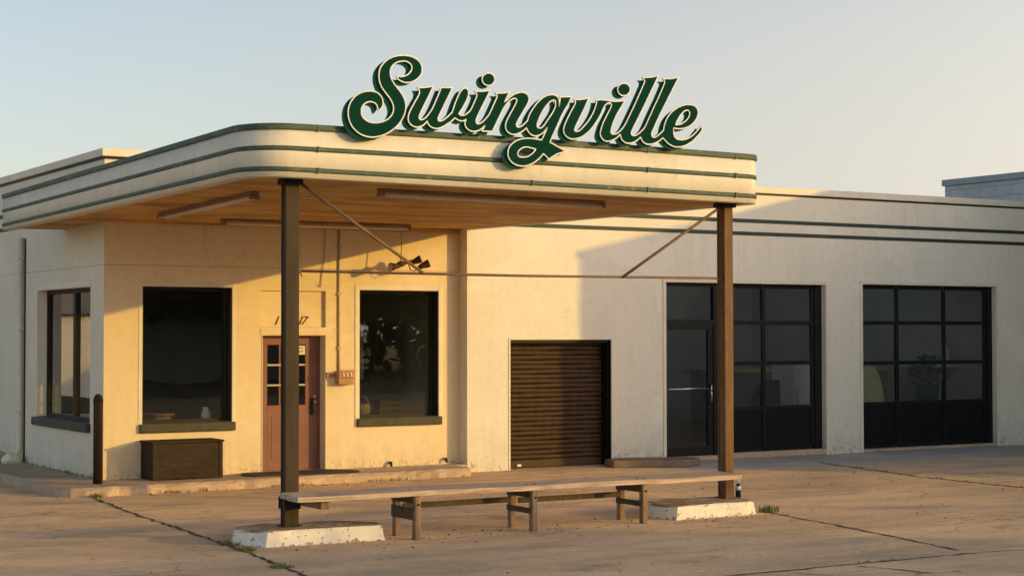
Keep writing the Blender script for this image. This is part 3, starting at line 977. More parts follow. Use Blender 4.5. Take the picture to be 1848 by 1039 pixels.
fr.box(9.842, 9.874, yd - .02, yd + .07, .12, 2.083)
fr.box(10.801, 10.828, yd - .02, yd + .07, .12, 2.083)
fr.box(9.874, 10.801, yd - .02, yd + .07, 2.061, 2.083)
fr.box(9.874, 10.801, yd - .01, yd + .06, .119, .134)
fr.build('door_frame', M['door'], B, .003)
# transom board: a shallow framed panel above the lintel
mb = MB()
mb.box(9.812, 10.838, YW + .055, YW + .09, 2.207, 2.733)
mb.build('transom_board', M['wall_front'], B)
mb = MB()
mb.box(9.80, 10.85, YW - .008, YW + .002, 2.095, 2.204)
mb.build('lintel', M['wall_front'], B, .004)
casing(9.84, 10.83, .12, 2.085, YW, .018, .01, 'door_casing', 'lr')


def text_mesh(body, size, shear=0.0, ext=.002):
    cu = bpy.data.curves.new('numeral', 'FONT')
    cu.body = body
    cu.size = size
    cu.shear = shear
    cu.extrude = ext
    ob = bpy.data.objects.new('numeral', cu)
    COL.objects.link(ob)
    dg = bpy.context.evaluated_depsgraph_get()
    me = bpy.data.meshes.new_from_object(ob.evaluated_get(dg))
    vs = [tuple(v.co) for v in me.vertices]
    fs = [tuple(p.vertices) for p in me.polygons]
    bpy.data.objects.remove(ob)
    bpy.data.curves.remove(cu)
    return vs, fs


for ch, x in (('1', 10.02), ('1', 10.395), ('7', 10.455)):
    vs, fs = text_mesh(ch, .175, .45)
    mb = MB()
    mb.mesh([(x + a, YW + .048 - c, 2.245 + b) for a, b, c in vs], fs)
    mb.build('house_numeral', M['black'], B, recalc=False)

# roller shutter
casing(13.87, 15.77, 0, 2.01, YG, .035, .012, 'shutter_casing')
mb = MB()
ys = YG + .25
nsl = 25
hs = (2.0 - .14) / nsl
r2 = random.Random(3)
for i in range(nsl):
    z0 = .13 + i * hs
    wv = r2.uniform(-.006, .006)
    prof = [(.012, 0), (-.012, hs * .16), (-.022, hs * .55), (-.020, hs * .82), (.012, hs)]
    nx = 12
    vs = []
    for k in range(nx + 1):
        x = 13.90 + (15.74 - 13.90) * k / nx
        bend = .006 * math.sin(k * .9 + i * 1.7) * r2.uniform(.3, 1)
        for a, b in prof:
            vs.append((x, ys + a + wv + bend, z0 + b * .98 + .004 * math.sin(k * .7 + i * 2.3)))
    fs = [(k * 5 + j, (k + 1) * 5 + j, (k + 1) * 5 + j + 1, k * 5 + j + 1) for k in range(nx) for j in range(4)]
    mb.mesh(vs, fs, True)
sh = mb.build('roller_shutter', M['shutter'], B, recalc=False)
mb = MB()
mb.box(13.90, 15.74, ys - .03, ys + .02, .01, .128)
mb.build('bottom_rail', M['shutter'], sh, .006)
mb = MB()
mb.box(14.13, 14.20, ys - .036, ys - .031, .03, .065)
mb.build('lock_tag', M['white'], sh)
mb = MB()
mb.box(13.872, 13.905, YG + .06, ys + .05, 0, 2.0)
mb.box(15.735, 15.768, YG + .06, ys + .05, 0, 2.0)
mb.box(13.905, 15.735, YG + .05, ys + .05, 1.965, 2.008)
mb.box(15.757, 15.7685, YG + .004, YG + .0595, 0, 2.0)
mb.box(13.8715, 13.883, YG + .004, YG + .0595, 0, 2.0)
mb.split('guide_rail', M['metal_dark'], sh)
mb = MB()
mb.box(13.872, 15.768, ys + .07, ys + .09, 0, 2.0)
mb.build('backing', M['black'], sh)

# garage opening one: glazed door plus sectional door; opening two: sectional door
casing(16.87, 20.33, 0, 2.95, YG, .065, .015, 'opening_casing')
casing(21.2, 24.56, 0, 2.975, YG, .065, .015, 'opening_casing')
mb = MB()
mb.box(16.872, 18.02, YG + .005, YG + .5, .002, .075)
mb.box(18.021, 20.328, YG - .02, YG + .4, .002, .10)
mb.box(21.202, 24.558, YG - .02, YG + .4, .002, .055)
mb.split('threshold', M['kerb'], B, .012)


def grid_frame(mb, xs, zs, w, y0, y1):
    for x in xs:
        mb.box(x - w, x + w, y0, y1, zs[0], zs[-1])
    for z in zs:
        for a, b in zip(xs[:-1], xs[1:]):
            mb.box(a + w, b - w, y0 + .002, y1 - .002, z - w, z + w)


yp = YG + .12
# glazed entrance door
mb = MB()
mb.box(16.872, 16.915, yp - .03, yp + .06, .076, 2.945)
mb.box(17.93, 18.02, yp - .03, yp + .06, .076, 2.945)
mb.box(16.915, 17.93, yp - .03, yp + .06, 2.89, 2.945)
mb.box(16.915, 17.93, yp - .03, yp + .06, 2.235, 2.34)
ent = mb.build('entrance_door', M['metal_dark'], B, .004)
ent['label'] = 'black aluminium glass door under a transom light'
p = MB()
p.face([(16.915, yp + .01, 2.34), (17.93, yp + .01, 2.34), (17.93, yp + .01, 2.89), (16.915, yp + .01, 2.89)])
p.build('transom_pane', M['glass_dark'], ent)
mb = MB()
mb.box(16.918, 16.965, yp - .012, yp + .04, .085, 2.23)
mb.box(17.82, 17.927, yp - .012, yp + .04, .085, 2.23)
mb.box(16.965, 17.82, yp - .012, yp + .04, 2.17, 2.23)
mb.box(16.965, 17.82, yp - .012, yp + .04, .085, .22)
mb.build('door_leaf', M['metal_dark'], ent, .003)
p = MB()
p.face([(16.965, yp + .01, .22), (17.82, yp + .01, .22), (17.82, yp + .01, 2.17), (16.965, yp + .01, 2.17)])
p.build('pane', M['glass_dark'], ent)
mb = MB()
mb.tube([(16.97, yp - .045, 1.19), (17.80, yp - .045, 1.19)], .014, 10)
mb.build('push_bar', M['chrome'], ent)
mb = MB()
mb.tube([(17.86, yp - .012, 1.26), (17.86, yp - .06, 1.25), (17.84, yp - .085, 1.20), (17.83, yp - .09, 1.11), (17.84, yp - .085, 1.02), (17.86, yp - .06, .97), (17.86, yp - .012, .96)], .014, 10)
mb.build('pull_handle', M['chrome'], ent)
mb = MB()
mb.lathe([(.02, 0), (.02, .01), (.008, .016)], (16.94, yp - .012, .15), (0, -1, 0), 10)
mb.build('hinge_cap', M['chrome'], ent)


RT = random.Random(17)


def sectional(xs, zs, x_left, x_right, jamb, top, bottom, lab):
    mb = MB()
    ya, yb = yp, yp + .05
    grid_frame(mb, xs, zs, .035, ya, yb)
    f = mb.build('sectional_door', M['metal_dark'], B, .004)
    f['label'] = lab
    mb = MB()
    mb.box(xs[-1] + .036, x_right, ya - .02, yb + .03, bottom, top)
    mb.box(x_left, xs[0] - .036, ya - .02, yb + .03, bottom, top)
    mb.box(xs[0] - .036, xs[-1] + .036, ya + .004, yb + .03, zs[-1] + .036, top)
    mb.split('door_track', M['metal_dark'], f, .003)
    for j in range(len(zs) - 1):
        for a, b in zip(xs[:-1], xs[1:]):
            p = MB()
            if j == 0:
                p.box(a + .036, b - .036, ya + .018, ya + .03, zs[j] + .036, zs[j + 1] - .036)
                p.build('solid_panel', M['panel_black'], f, .004)
            else:
                t1, t2 = RT.uniform(-.014, .014), RT.uniform(-.014, .012)
                p.face([(a + .035, ya + .025 + t1 + t2, zs[j] + .035), (b - .035, ya + .025 - t1 + t2, zs[j] + .035), (b - .035, ya + .025 - t1 - t2, zs[j + 1] - .035), (a + .035, ya + .025 + t1 - t2, zs[j + 1] - .035)])
                p.build('pane', M['glass_garage'], f)
    return f


sectional([18.06, 19.04, 20.14], [.14, .835, 1.60, 2.29, 2.91], 18.021, 20.328, .2, 2.948, .101, 'two-bay glazed overhead door beside the glass entrance door')
sectional([21.25, 22.155, 23.335, 24.40], [.095, .845, 1.575, 2.295, 2.935], 21.202, 24.558, .15, 2.973, .056, 'three-bay glazed overhead door in the far opening')

# downspout on the side wall
mb = MB()
mb.tube([(XL - .045, 26.86, 3.62), (XL - .045, 26.86, .35), (XL - .07, 26.84, .26), (XL - .16, 26.8, .2)], .042, 10)
ds = mb.build('downspout', M['casing'], B)
mb = MB()
for z in (.9, 2.2, 3.3):
    mb.box(XL - .095, XL - .002, 26.81, 26.91, z - .015, z + .015)
mb.split('pipe_strap', M['casing'], ds)
# shadow gap strip beside the downspout
mb = MB()
mb.box(XL - .02, XL + .01, 26.70, 26.735, .12, 3.6)
mb.build('corner_strip', M['metal_frame'], B)

# ------------------------------------------------------------------ neighbouring taller block on the right
Nb = thing('painted_brick_building', 'taller blue-grey painted block building rising behind the garage parapet', 'building', (29.5, 17, 0))
mb = MB()
mb.box(XE, 34, 21.6, 25.04, 0, 5.09)
mb.box(XE + .002, 34, 11.08, 21.6, 0, 5.68)
mb.build('wall', M['brick_blue'], Nb)
mb = MB()
mb.box(XE - .05, 34.05, 21.66, 25.09, 5.092, 5.22)
mb.box(XE - .05, 34.05, 11.05, 21.658, 5.682, 5.81)
mb.build('coping', M['stone_cap'], Nb, .015)

# ------------------------------------------------------------------ canopy
CX0, CX1, CYF, CYL, CYR = 6.62, 13.15, 15.72, 24.76, 22.65


def cb(x, y):
    u = min(max((x - CX0) / (CX1 - CX0), 0), 1)
    return 3.675 - .035 * u + (y - CYF) / (CYL - CYF) * (-.075) * (1 - u) + (y - CYF) / (CYR - CYF) * .05 * u


def ct(x, y):
    u = min(max((x - CX0) / (CX1 - CX0), 0), 1)
    return 4.19 + .012 * u + (y - CYF) / (CYL - CYF) * (-.09) * (1 - u) + .018 * math.sin(math.pi * u)


path = []
RL, RRr = .46, .24
for i in range(13):
    t = i / 12
    y = CYL + (CYF + RL - CYL) * t
    path.append(((CX0, y), (-1, 0)))
for i in range(1, 13):
    a = math.pi + (math.pi / 2) * i / 12
    path.append(((CX0 + RL + RL * math.cos(a), CYF + RL + RL * math.sin(a)), (math.cos(a), math.sin(a))))
for i in range(1, 15):
    t = i / 14
    path.append(((CX0 + RL + (CX1 - RRr - CX0 - RL) * t, CYF), (0, -1)))
for i in range(1, 11):
    a = -math.pi / 2 + (math.pi / 2) * i / 10
    path.append(((CX1 - RRr + RRr * math.cos(a), CYF + RRr + RRr * math.sin(a)), (math.cos(a), math.sin(a))))
for i in range(1, 11):
    t = i / 10
    path.append(((CX1 + .0 * t, CYF + RRr + (CYR - CYF - RRr) * t), (1, 0)))

K = thing('canopy', 'streamlined cream canopy with three green stripes standing on two steel posts', 'canopy', (10, 15.7, 0))


def prof_face(i):
    (x, y), _ = path[i]
    b, t = cb(x, y), ct(x, y)
    return [(0, b), (0, t), (-.14, t), (-.14, b)]


MB().sweep(path, prof_face, smooth=False).build('fascia', M['fascia'], K)
fas = [o for o in COL.objects if o.name.startswith('fascia')][-1]
for p_ in fas.data.polygons:
    p_.use_smooth = abs(p_.normal.z) < .5


def band(f1, f2, out, cap=False):
    def prof(i):
        (x, y), _ = path[i]
        b, t = cb(x, y), ct(x, y)
        z1, z2 = b + (t - b) * f1, b + (t - b) * f2
        if cap:
            return [(.0005, z1), (out * .8, z1 + .004), (out, z1 + .016), (out, z2 + .004), (out * .7, z2 + .014), (-.15, z2 + .014), (-.15, z2 + .002), (.0005, z2 + .002)]
        h = z2 - z1
        return [(.0005, z1), (out * .7, z1 + h * .12), (out, z1 + h * .35), (out, z1 + h * .65), (out * .7, z1 + h * .88), (.0005, z2)]
    mb = MB().sweep(path, prof)
    o = mb.build('green_stripe', M['trim'], K)
    return o


band(.10, .195, .016)
band(.505, .60, .016)
band(.90, 1.0, .022, True)
# joint covers along the stripes
mb = MB()
for x in (7.35, 9.9, 11.45, 12.72):
    b, t = cb(x, CYF), ct(x, CYF)
    for f1, f2 in ((.10, .195), (.505, .60), (.90, 1.0)):
        mb.box(x - .012, x + .012, CYF - .026, CYF - .002, b + (t - b) * f1 - .002, b + (t - b) * f2 + .003)
mb.split('stripe_joint', M['trim'], K)


def deck(zf, name, mat, inset=.13):
    pl = [(p[0] - o[0] * inset, p[1] - o[1] * inset) for p, o in path]
    pl += [(13.09, YG - .005), (13.09, YW - .005), (7.495, YW - .005), (7.495, CYL), (CX0 + inset, CYL)]
    bm = bmesh.new()
    vs = [bm.verts.new((x, y, 0)) for x, y in pl]
    f = bm.faces.new(vs)
    bmesh.ops.triangulate(bm, faces=[f])
    # cut into strips so the warped surface stays smooth
    for k in range(1, 9):
        g = list(bm.verts) + list(bm.edges) + list(bm.faces)
        bmesh.ops.bisect_plane(bm, geom=g, plane_co=(0, CYF + k, 0), plane_no=(0, 1, 0))
    me = MB()
    bm.verts.ensure_lookup_table()
    bm.verts.index_update()
    me.mesh([(v.co.x, v.co.y, zf(v.co.x, v.co.y)) for v in bm.verts], [tuple(v.index for v in f.verts) for f in bm.faces])
    bm.free()
    return me.build(name, mat, K)


deck(lambda x, y: cb(x, y) + .022, 'soffit', M['soffit'], .13)
deck(lambda x, y: ct(x, y) - .09, 'canopy_roof', M['roof'], .13)
# cove strip where the soffit meets the office wall
mb = MB()
mb.box(7.5, 13.08, YW - .035, YW - .004, 3.645, 3.70)
mb.build('cove', M['soffit'], K, .008)


def post(x, y, mat, w, dp, lab):
    mb = MB()
    top = cb(x, y) + .02
    t = .016
    # lipped channel column: two flanges and a web plus a face plate
    mb.box(x - w / 2, x + w / 2, y - dp / 2, y - dp / 2 + t, .157, top)
    mb.box(x - w / 2, x + w / 2, y + dp / 2 - t, y + dp / 2, .157, top)
    mb.box(x - w / 2 + .012, x - w / 2 + .024, y - dp / 2 + t, y + dp / 2 - t, .157, top)
    mb.box(x + w / 2 - .024, x + w / 2 - .012, y - dp / 2 + t, y + dp / 2 - t, .157, top)
    o = mb.build('post', mat, K, .004)
    o['label'] = lab
    mb = MB()
    mb.box(x - w / 2 - .03, x + w / 2 + .03, y - dp / 2 - .03, y + dp / 2 + .03, .1555, .168)
    mb.build('base_plate', mat, o, .003)
    mb = MB()
    mb.box(x - w / 2 - .03, x + w / 2 + .03, y - dp / 2 - .03, y + dp / 2 + .03, top - .06, top - .002)
    mb.build('head_plate', M['black'], o, .003)
    return o


PX0, PX1, PY = 7.215, 12.855, 16.09
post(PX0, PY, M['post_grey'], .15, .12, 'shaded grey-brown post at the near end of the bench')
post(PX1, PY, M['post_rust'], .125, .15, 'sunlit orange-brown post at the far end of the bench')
ZR = 2.75
mb = MB()
mb.tube([(PX0 + .05, PY, ZR), (PX0 + 2.8, PY, ZR - .005), (PX1 - .05, PY, ZR + .012)], .015, 10)
mb.build('tie_rod', M['rod'], K)
mb = MB()
mb.tube([(PX0 + .085, PY - .02, 3.66), (PX0 + 1.53, PY - .02, ZR + .005)], .017, 10)
mb.build('brace', M['rod'], K)
mb = MB()
mb.tube([(PX1 - .06, PY - .02, 3.62), (PX1 - 1.50, PY - .02, ZR + .005)], .017, 10)
mb.build('brace', M['rod'], K)
mb = MB()
for x, z in ((PX0 + .085, ZR), (PX1 - .075, ZR)):
    mb.lathe([(.028, -.02), (.028, .02)], (x, PY, z), (1, 0, 0), 8)
    mb.tube([(x - .02, PY - .03, z + .04), (x + .03, PY - .04, z - .06)], .007, 6)
mb.split('rod_nut', M['rod'], K)
# ------------------------------------------------------------------ rooftop lettering
def catmull(pts, sub=5):
    """closed smooth polyline through pts; points with a third value are corners"""
    n = len(pts)
    out = []
    for i in range(n):
        p1, p2 = pts[i], pts[(i + 1) % n]
        p0, p3 = pts[(i - 1) % n], pts[(i + 2) % n]
        a, b = V(p1[:2]), V(p2[:2])
        L = (b - a).length

        def tan(pm, pc, pn):
            d = V(pn[:2]) - V(pm[:2])
            return d.normalized() * L * .95 if d.length > 1e-9 else d
        m1 = (b - a) if len(p1) > 2 else tan(p0, p1, p2)
        m2 = (b - a) if len(p2) > 2 else tan(p1, p2, p3)
        for k in range(sub):
            t = k / sub
            h00 = 2 * t ** 3 - 3 * t ** 2 + 1
            h10 = t ** 3 - 2 * t ** 2 + t
            h01 = -2 * t ** 3 + 3 * t ** 2
            h11 = t ** 3 - t ** 2
            q = a * h00 + m1 * h10 + b * h01 + m2 * h11
            out.append((q.x, q.y))
    return out


def fill_plate(loops, y0, th):
    """flat plate in the XZ plane with holes, thickness th going back from y0"""
    cu = bpy.data.curves.new('plate', 'CURVE')
    cu.dimensions = '2D'
    cu.fill_mode = 'BOTH'
    cu.extrude = th / 2
    for lp in loops:
        s = cu.splines.new('POLY')
        s.points.add(len(lp) - 1)
        for pt, q in zip(s.points, lp):
            pt.co = (q[0], q[1], 0, 1)
        s.use_cyclic_u = True
    ob = bpy.data.objects.new('plate', cu)
    COL.objects.link(ob)
    dg = bpy.context.evaluated_depsgraph_get()
    me = bpy.data.meshes.new_from_object(ob.evaluated_get(dg))
    vs = [(v.co.x, y0 + th / 2 - v.co.z, v.co.y) for v in me.vertices]
    fs = [tuple(p.vertices) for p in me.polygons]
    bpy.data.objects.remove(ob)
    bpy.data.curves.remove(cu)
    return vs, fs


YS = 15.60
SG = thing('rooftop_sign', 'dark green script sign edged in cream reading Swingville, standing along the canopy edge', 'sign', (9.9, YS, 4.2))
loops = {k: [catmull(l) for l in v] for k, v in SIGN.items()}
PN = {'S': 'initial_letter', 'wing': 'linked_lettering', 'ville': 'linked_lettering', 'dot_a': 'letter_dot', 'dot_b': 'letter_dot'}
ox, oz = SHADE_OFF
for k in ('S', 'wing', 'ville', 'dot_a', 'dot_b'):
    vs, fs = fill_plate(loops[k], YS, .022)
    mb = MB()
    mb.mesh(vs, fs)
    face = mb.build(PN[k], M['sign_green'], SG, recalc=False)
    # raised cream edging that follows the outline
    mb = MB()
    for lp in loops[k]:
        m = len(lp)
        pts = [V((x, YS - .002, z)) for x, z in lp]
        n = 6
        r = .0082
        vs = []
        for i in range(m):
            d = (pts[(i + 1) % m] - pts[(i - 1) % m])
            d = d.normalized() if d.length > 1e-9 else V((1, 0, 0))
            nx = V((d.z, 0, -d.x))
            for q in range(n):
                a = 2 * math.pi * q / n
                vs.append(pts[i] + nx * (r * math.cos(a)) + V((0, -1, 0)) * (.007 * math.sin(a)))
        mb.mesh(vs, [(i * n + q, i * n + (q + 1) % n, ((i + 1) % m) * n + (q + 1) % n, ((i + 1) % m) * n + q) for i in range(m) for q in range(n)], True)
    mb.build('cream_edging', M['sign_cream'], face)
    # offset backing that gives the drop shade
    vs, fs = fill_plate([[(x + ox, z + oz) for x, z in lp] for lp in loops[k]], YS + .024, .012)
    mb = MB()
    mb.mesh(vs, fs)
    mb.build('backing', M['sign_backing'], face, recalc=False)
# stand-offs fixed to the fascia behind the lowest strokes
mb = MB()
for x, z in ((7.82, 4.165), (7.95, 4.10), (9.58, 4.05), (9.85, 3.98), (9.70, 4.12), (11.80, 4.215), (11.10, 4.222), (10.86, 4.224), (11.33, 4.222)):
    mb.tube([(x, YS + .03, z), (x, CYF + (.05 if z > 4.2 else 0), z)], .012, 8)
mb.split('stand_off', M['black'], SG)

# ------------------------------------------------------------------ kerb islands under the posts
def island(poly, h, lab, seed):
    r = random.Random(seed)
    pts = []
    m = len(poly)
    for i in range(m):
        a, b = V(poly[i]), V(poly[(i + 1) % m])
        k = max(1, int((b - a).length / .12))
        for j in range(k):
            q = a + (b - a) * (j / k)
            pts.append((q.x + r.uniform(-.008, .008), q.y + r.uniform(-.008, .008)))
    c = sum((V(p) for p in pts), V((0, 0))) / len(pts)
    n = len(pts)

    def ring(ins, z, zz):
        out = []
        for p in pts:
            d = (c - V(p))
            d.normalize()
            out.append((p[0] + d.x * ins, p[1] + d.y * ins, z + r.uniform(-zz, zz)))
        return out
    rs = [ring(0, 0, 0), ring(.015, .05, .004), ring(.03, h - .025, .005), ring(.05, h - .004, .003), ring(.10, h, .002)]
    mb = MB()
    mb.mesh([q for rg in rs for q in rg], [(k * n + i, k * n + (i + 1) % n, (k + 1) * n + (i + 1) % n, (k + 1) * n + i) for k in range(4) for i in range(n)], False)
    mb.face(rs[-1])
    o = mb.build('kerb_island', M['peel'], loc=(c.x, c.y, 0))
    return tag(o, lab, 'kerb')


island([(6.60, 16.10), (6.80, 15.74), (8.10, 15.68), (8.20, 15.95), (7.95, 16.35), (7.1, 16.5), (6.72, 16.42)], .155, 'chipped white painted concrete island under the shaded near post', 1)
island([(11.64, 15.88), (11.72, 15.56), (12.92, 15.60), (13.06, 15.85), (12.98, 16.3), (12.2, 16.48), (11.75, 16.3)], .155, 'white painted concrete island under the sunlit orange-brown post', 2)

# ------------------------------------------------------------------ bench
BN = thing('bench', 'long weathered plank bench on timber trestles between the two canopy posts', 'bench', (9.8, 15.7, 0))
mb = MB()
r = random.Random(4)
for k, (ya, yb) in enumerate(((15.47, 15.725), (15.735, 15.99))):
    nx = 30
    x0, x1 = (7.02, 12.60) if k == 0 else (7.06, 12.68)
    vs = []
    for i in range(nx + 1):
        x = x0 + (x1 - x0) * i / nx
        sag = -.004 * math.sin(i * .55) - .024 * (i / nx) + r.uniform(-.0015, .0015)
        e = r.uniform(-.004, .004)
        for y, z in ((ya + e, .452), (yb, .452), (yb, .508), (ya + e, .505)):
            vs.append((x, y, z + sag))
    fs = [(i * 4 + j, i * 4 + (j + 1) % 4, (i + 1) * 4 + (j + 1) % 4, (i + 1) * 4 + j) for i in range(nx) for j in range(4)] + [(0, 1, 2, 3), (nx * 4, nx * 4 + 1, nx * 4 + 2, nx * 4 + 3)]
    m1 = MB()
    m1.mesh(vs, fs)
    m1.build('seat_plank', M['bench_top'], BN, .006)
for i, x in enumerate((8.375, 9.79, 11.24)):
    hz = .455 - .012 * i
    for y in (15.53, 15.97):
        mb = MB()
        mb.box(x - .03, x + .032, y - .038, y + .038, 0, hz)
        # mitred foot notch
        mb.split('leg', M['bench_leg'], BN, .005)
    mb = MB()
    mb.box(x - .047, x - .031, 15.50, 16.0, hz - .085, hz - .002)
    mb.box(x - .047, x - .031, 15.50, 16.0, *((.19, .25) if i else (.20, .325)))
    mb.split('cross_board', M['bench_dark'], BN, .004)
for x in (8.33, 8.47, 9.75, 9.85, 11.2, 11.3):
    MB().lathe([(.011, 0), (.011, .004), (.006, .007)], (x, 15.60, .506 - .004 * (x - 7)), (0, 0, 1), 10).build('bolt_head', M['black'], BN)
for x in (8.38, 9.795, 11.245):
    MB().lathe([(.012, 0), (.012, .006), (.006, .01)], (x, 15.4845, .36), (0, -1, 0), 10).build('bolt_head', M['black'], BN)
for a, b, z in ((8.42, 9.74, .27), (9.84, 11.18, .255)):
    mb = MB()
    mb.box(a, b, 15.90, 15.925, z + .01, z + .07)
    mb.build('stretcher', M['bench_dark'], BN, .004)
mb = MB()
mb.box(7.30, 7.385, 15.52, 16.06, .365, .455)
mb.build('support_arm', M['bench_leg'], BN, .004)
mb = MB()
mb.box(7.125, 7.305, 16.155, 16.17, .33, .455)
mb.box(7.125, 7.305, 16.012, 16.026, .33, .455)
mb.split('post_clamp', M['black'], BN, .003)
mb = MB()
mb.mesh([(12.43, 15.99, .43), (12.78, 15.99, .43), (12.78, 15.99, .36), (12.66, 15.99, .37), (12.43, 15.99, .40),
         (12.43, 16.03, .43), (12.78, 16.03, .43), (12.78, 16.03, .36), (12.66, 16.03, .37), (12.43, 16.03, .40)],
        [(0, 1, 2, 3, 4), (5, 6, 7, 8, 9), (0, 1, 6, 5), (1, 2, 7, 6), (2, 3, 8, 7), (3, 4, 9, 8), (4, 0, 5, 9)])
mb.build('support_arm', M['bench_dark'], BN, .003)

# ------------------------------------------------------------------ things standing about
o = thing('bottle', 'small dark bottle with a white top standing beside the orange-brown post', 'bottle', (12.985, 16.02, .155))
MB().lathe([(.026, 0), (.032, .006), (.032, .12), (.026, .15), (.013, .17)], (12.985, 16.02, .156), n=16).build('glass_body', M['black'], o)
MB().lathe([(.0135, .168), (.0135, .215), (.011, .222)], (12.985, 16.02, .156), n=12).build('cap', M['white'], o)
MB().lathe([(.0335, .09), (.0335, .125), (.03, .138)], (12.985, 16.02, .156), n=16).build('paper_label', M['white'], o)

o = thing('bollard', 'dark brown steel bollard at the corner of the pavement', 'bollard', (7.265, 22.40, .12))
MB().lathe([(.062, 0), (.062, 1.12), (.058, 1.15), (.045, 1.178), (.02, 1.195), (.003, 1.198)], (7.265, 22.40, .115), n=20).build('pipe', M['bench_dark'] if False else mat_rust('brown_bollard_steel', (.028, .017, .010), (.05, .03, .017), (.09, .042, .02), .45), o)
MB().lathe([(.068, 1.09), (.068, 1.125)], (7.265, 22.40, .115), n=20).build('cap_rim', M['metal_frame'], o)

o = thing('wooden_box', 'dark stained wooden box on the pavement below the shop window', 'box', (8.5, 22.6, .12))
x0, x1, y0, y1, zb, zt = 8.02, 9.03, 22.38, 22.86, .125, .645
mb = MB()
mb.box(x0 + .05, x1 - .05, y0 + .012, y0 + .035, zb + .01, zt - .03)
mb.box(x0 + .05, x1 - .05, y1 - .035, y1 - .012, zb + .01, zt - .03)
mb.split('board_panel', M['box_wood'], o, .003)
mb = MB()
mb.box(x0 + .012, x0 + .03, y0 + .05, y1 - .05, zb + .01, zt - .03)
mb.box(x1 - .03, x1 - .012, y0 + .05, y1 - .05, zb + .01, zt - .03)
mb.split('end_panel', M['box_wood'], o, .003)
for x, y in ((x0, y0), (x1 - .055, y0), (x0, y1 - .055), (x1 - .055, y1 - .055)):
    mb = MB()
    mb.box(x, x + .055, y, y + .055, zb, zt - .025)
    mb.build('corner_post', M['box_wood'], o, .005)
mb = MB()
mb.box(x0 - .02, x1 + .015, y0 - .02, y1 + .01, zt - .024, zt + .004)
mb.build('lid', M['box_wood'], o, .006)
mb = MB()
mb.box(x0 + .056, x1 - .056, y0 + .001, y0 + .0115, zb + .012, zb + .05)
mb.build('bottom_rail', M['box_wood'], o, .003)

mb = MB()
mp = [(9.36, 22.5), (9.5, 22.28), (10.2, 22.2), (11.0, 22.18), (11.12, 22.35), (11.05, 22.62), (10.85, 22.84), (9.5, 22.86)]
mb.prism(mp, .121, .136)
tag(mb.build('door_mat', M['mat_rubber'], loc=(10.2, 22.5, .12)), 'worn dark mat on the pavement in front of the red-brown door', 'mat')

# low block in front of the glass door
mb = MB()
M['block'] = mat_wood('grey_brown_block_timber', (.16, .11, .07), (.28, .2, .13), (1.5, 6, 9))
mb.prism([(15.46, 22.16), (16.55, 21.66), (16.95, 21.85), (17.02, 22.12), (16.3, 22.55), (15.8, 22.64), (15.52, 22.5)], 0, .115)
o = mb.build('timber_block', M['block'], loc=(16.2, 22.2, 0), bevel=.02)
tag(o, 'low weathered timber block lying on the ground between shutter and glass door', 'block')

for x, z, lab in ((11.885, .185, 'short capped pipe stub low on the wall below the second shop window'), (12.83, .205, 'short capped pipe stub low on the wall beside the garage corner')):
    o = thing('pipe_stub', lab, 'pipe', (x, 22.86, z))
    MB().tube([(x, 22.9, z), (x, 22.83, z), (x - .005, 22.815, z - .05)], .02, 10).build('elbow', M['metal_frame'], o)
    MB().lathe([(.032, 0), (.032, .01), (.022, .016)], (x, 22.899, z), (0, -1, 0), 14).build('wall_flange', M['casing'], o)

# switch box with its conduit
o = thing('switch_box', 'tan metal switch box on the wall with a thin conduit running up', 'electrical box', (11.1, 22.82, 1.47))
x0, x1 = 10.985, 11.235
mb = MB()
mb.box(x0, x1, 22.755, 22.897, 1.365, 1.565)
mb.build('enclosure', M['util'], o, .012)
mb = MB()
mb.box(x0 - .008, x1 + .008, 22.735, 22.7545, 1.46, 1.58)
mb.build('hood', M['util'], o, .01)
for i in range(3):
    x = x0 + .065 + i * .06
    MB().box(x - .011, x + .011, 22.722, 22.7345, 1.485, 1.54, Matrix.Translation((x, 22.73, 1.51)) @ Matrix.Rotation(-.25, 4, 'Y') @ Matrix.Translation((-x, -22.73, -1.51))).build('switch', M['casing'], o, .003)
mb = MB()
mb.tube([(11.045, 22.885, 1.566), (11.045, 22.885, 3.64)], .016, 10)
mb.build('conduit', M['conduit'], o)
mb = MB()
for z in (1.9, 2.7, 3.4):
    mb.box(11.015, 11.075, 22.866, 22.899, z - .012, z + .012)
mb.split('conduit_clip', M['conduit'], o)
mb = MB()
mb.tube([(10.985, 22.87, 1.50), (10.93, 22.88, 1.50), (10.88, 22.885, 1.505)], .018, 8)
mb.box(10.84, 10.885, 22.86, 22.898, 1.465, 1.54)
mb.build('side_fitting', M['util'], o)

mb = MB()
mb.tube([(10.815, 22.87, 3.66), (10.81, 22.875, 3.3), (10.795, 22.88, 3.12), (10.765, 22.885, 2.95), (10.755, 22.885, 2.82), (10.74, 22.885, 2.79), (10.72, 22.88, 2.80), (10.715, 22.87, 2.84)], .007, 6)
tag(mb.build('loose_cable', M['conduit'], loc=(10.8, 22.88, 3.2)), 'thin loose cable hanging down the wall above the transom', 'cable')

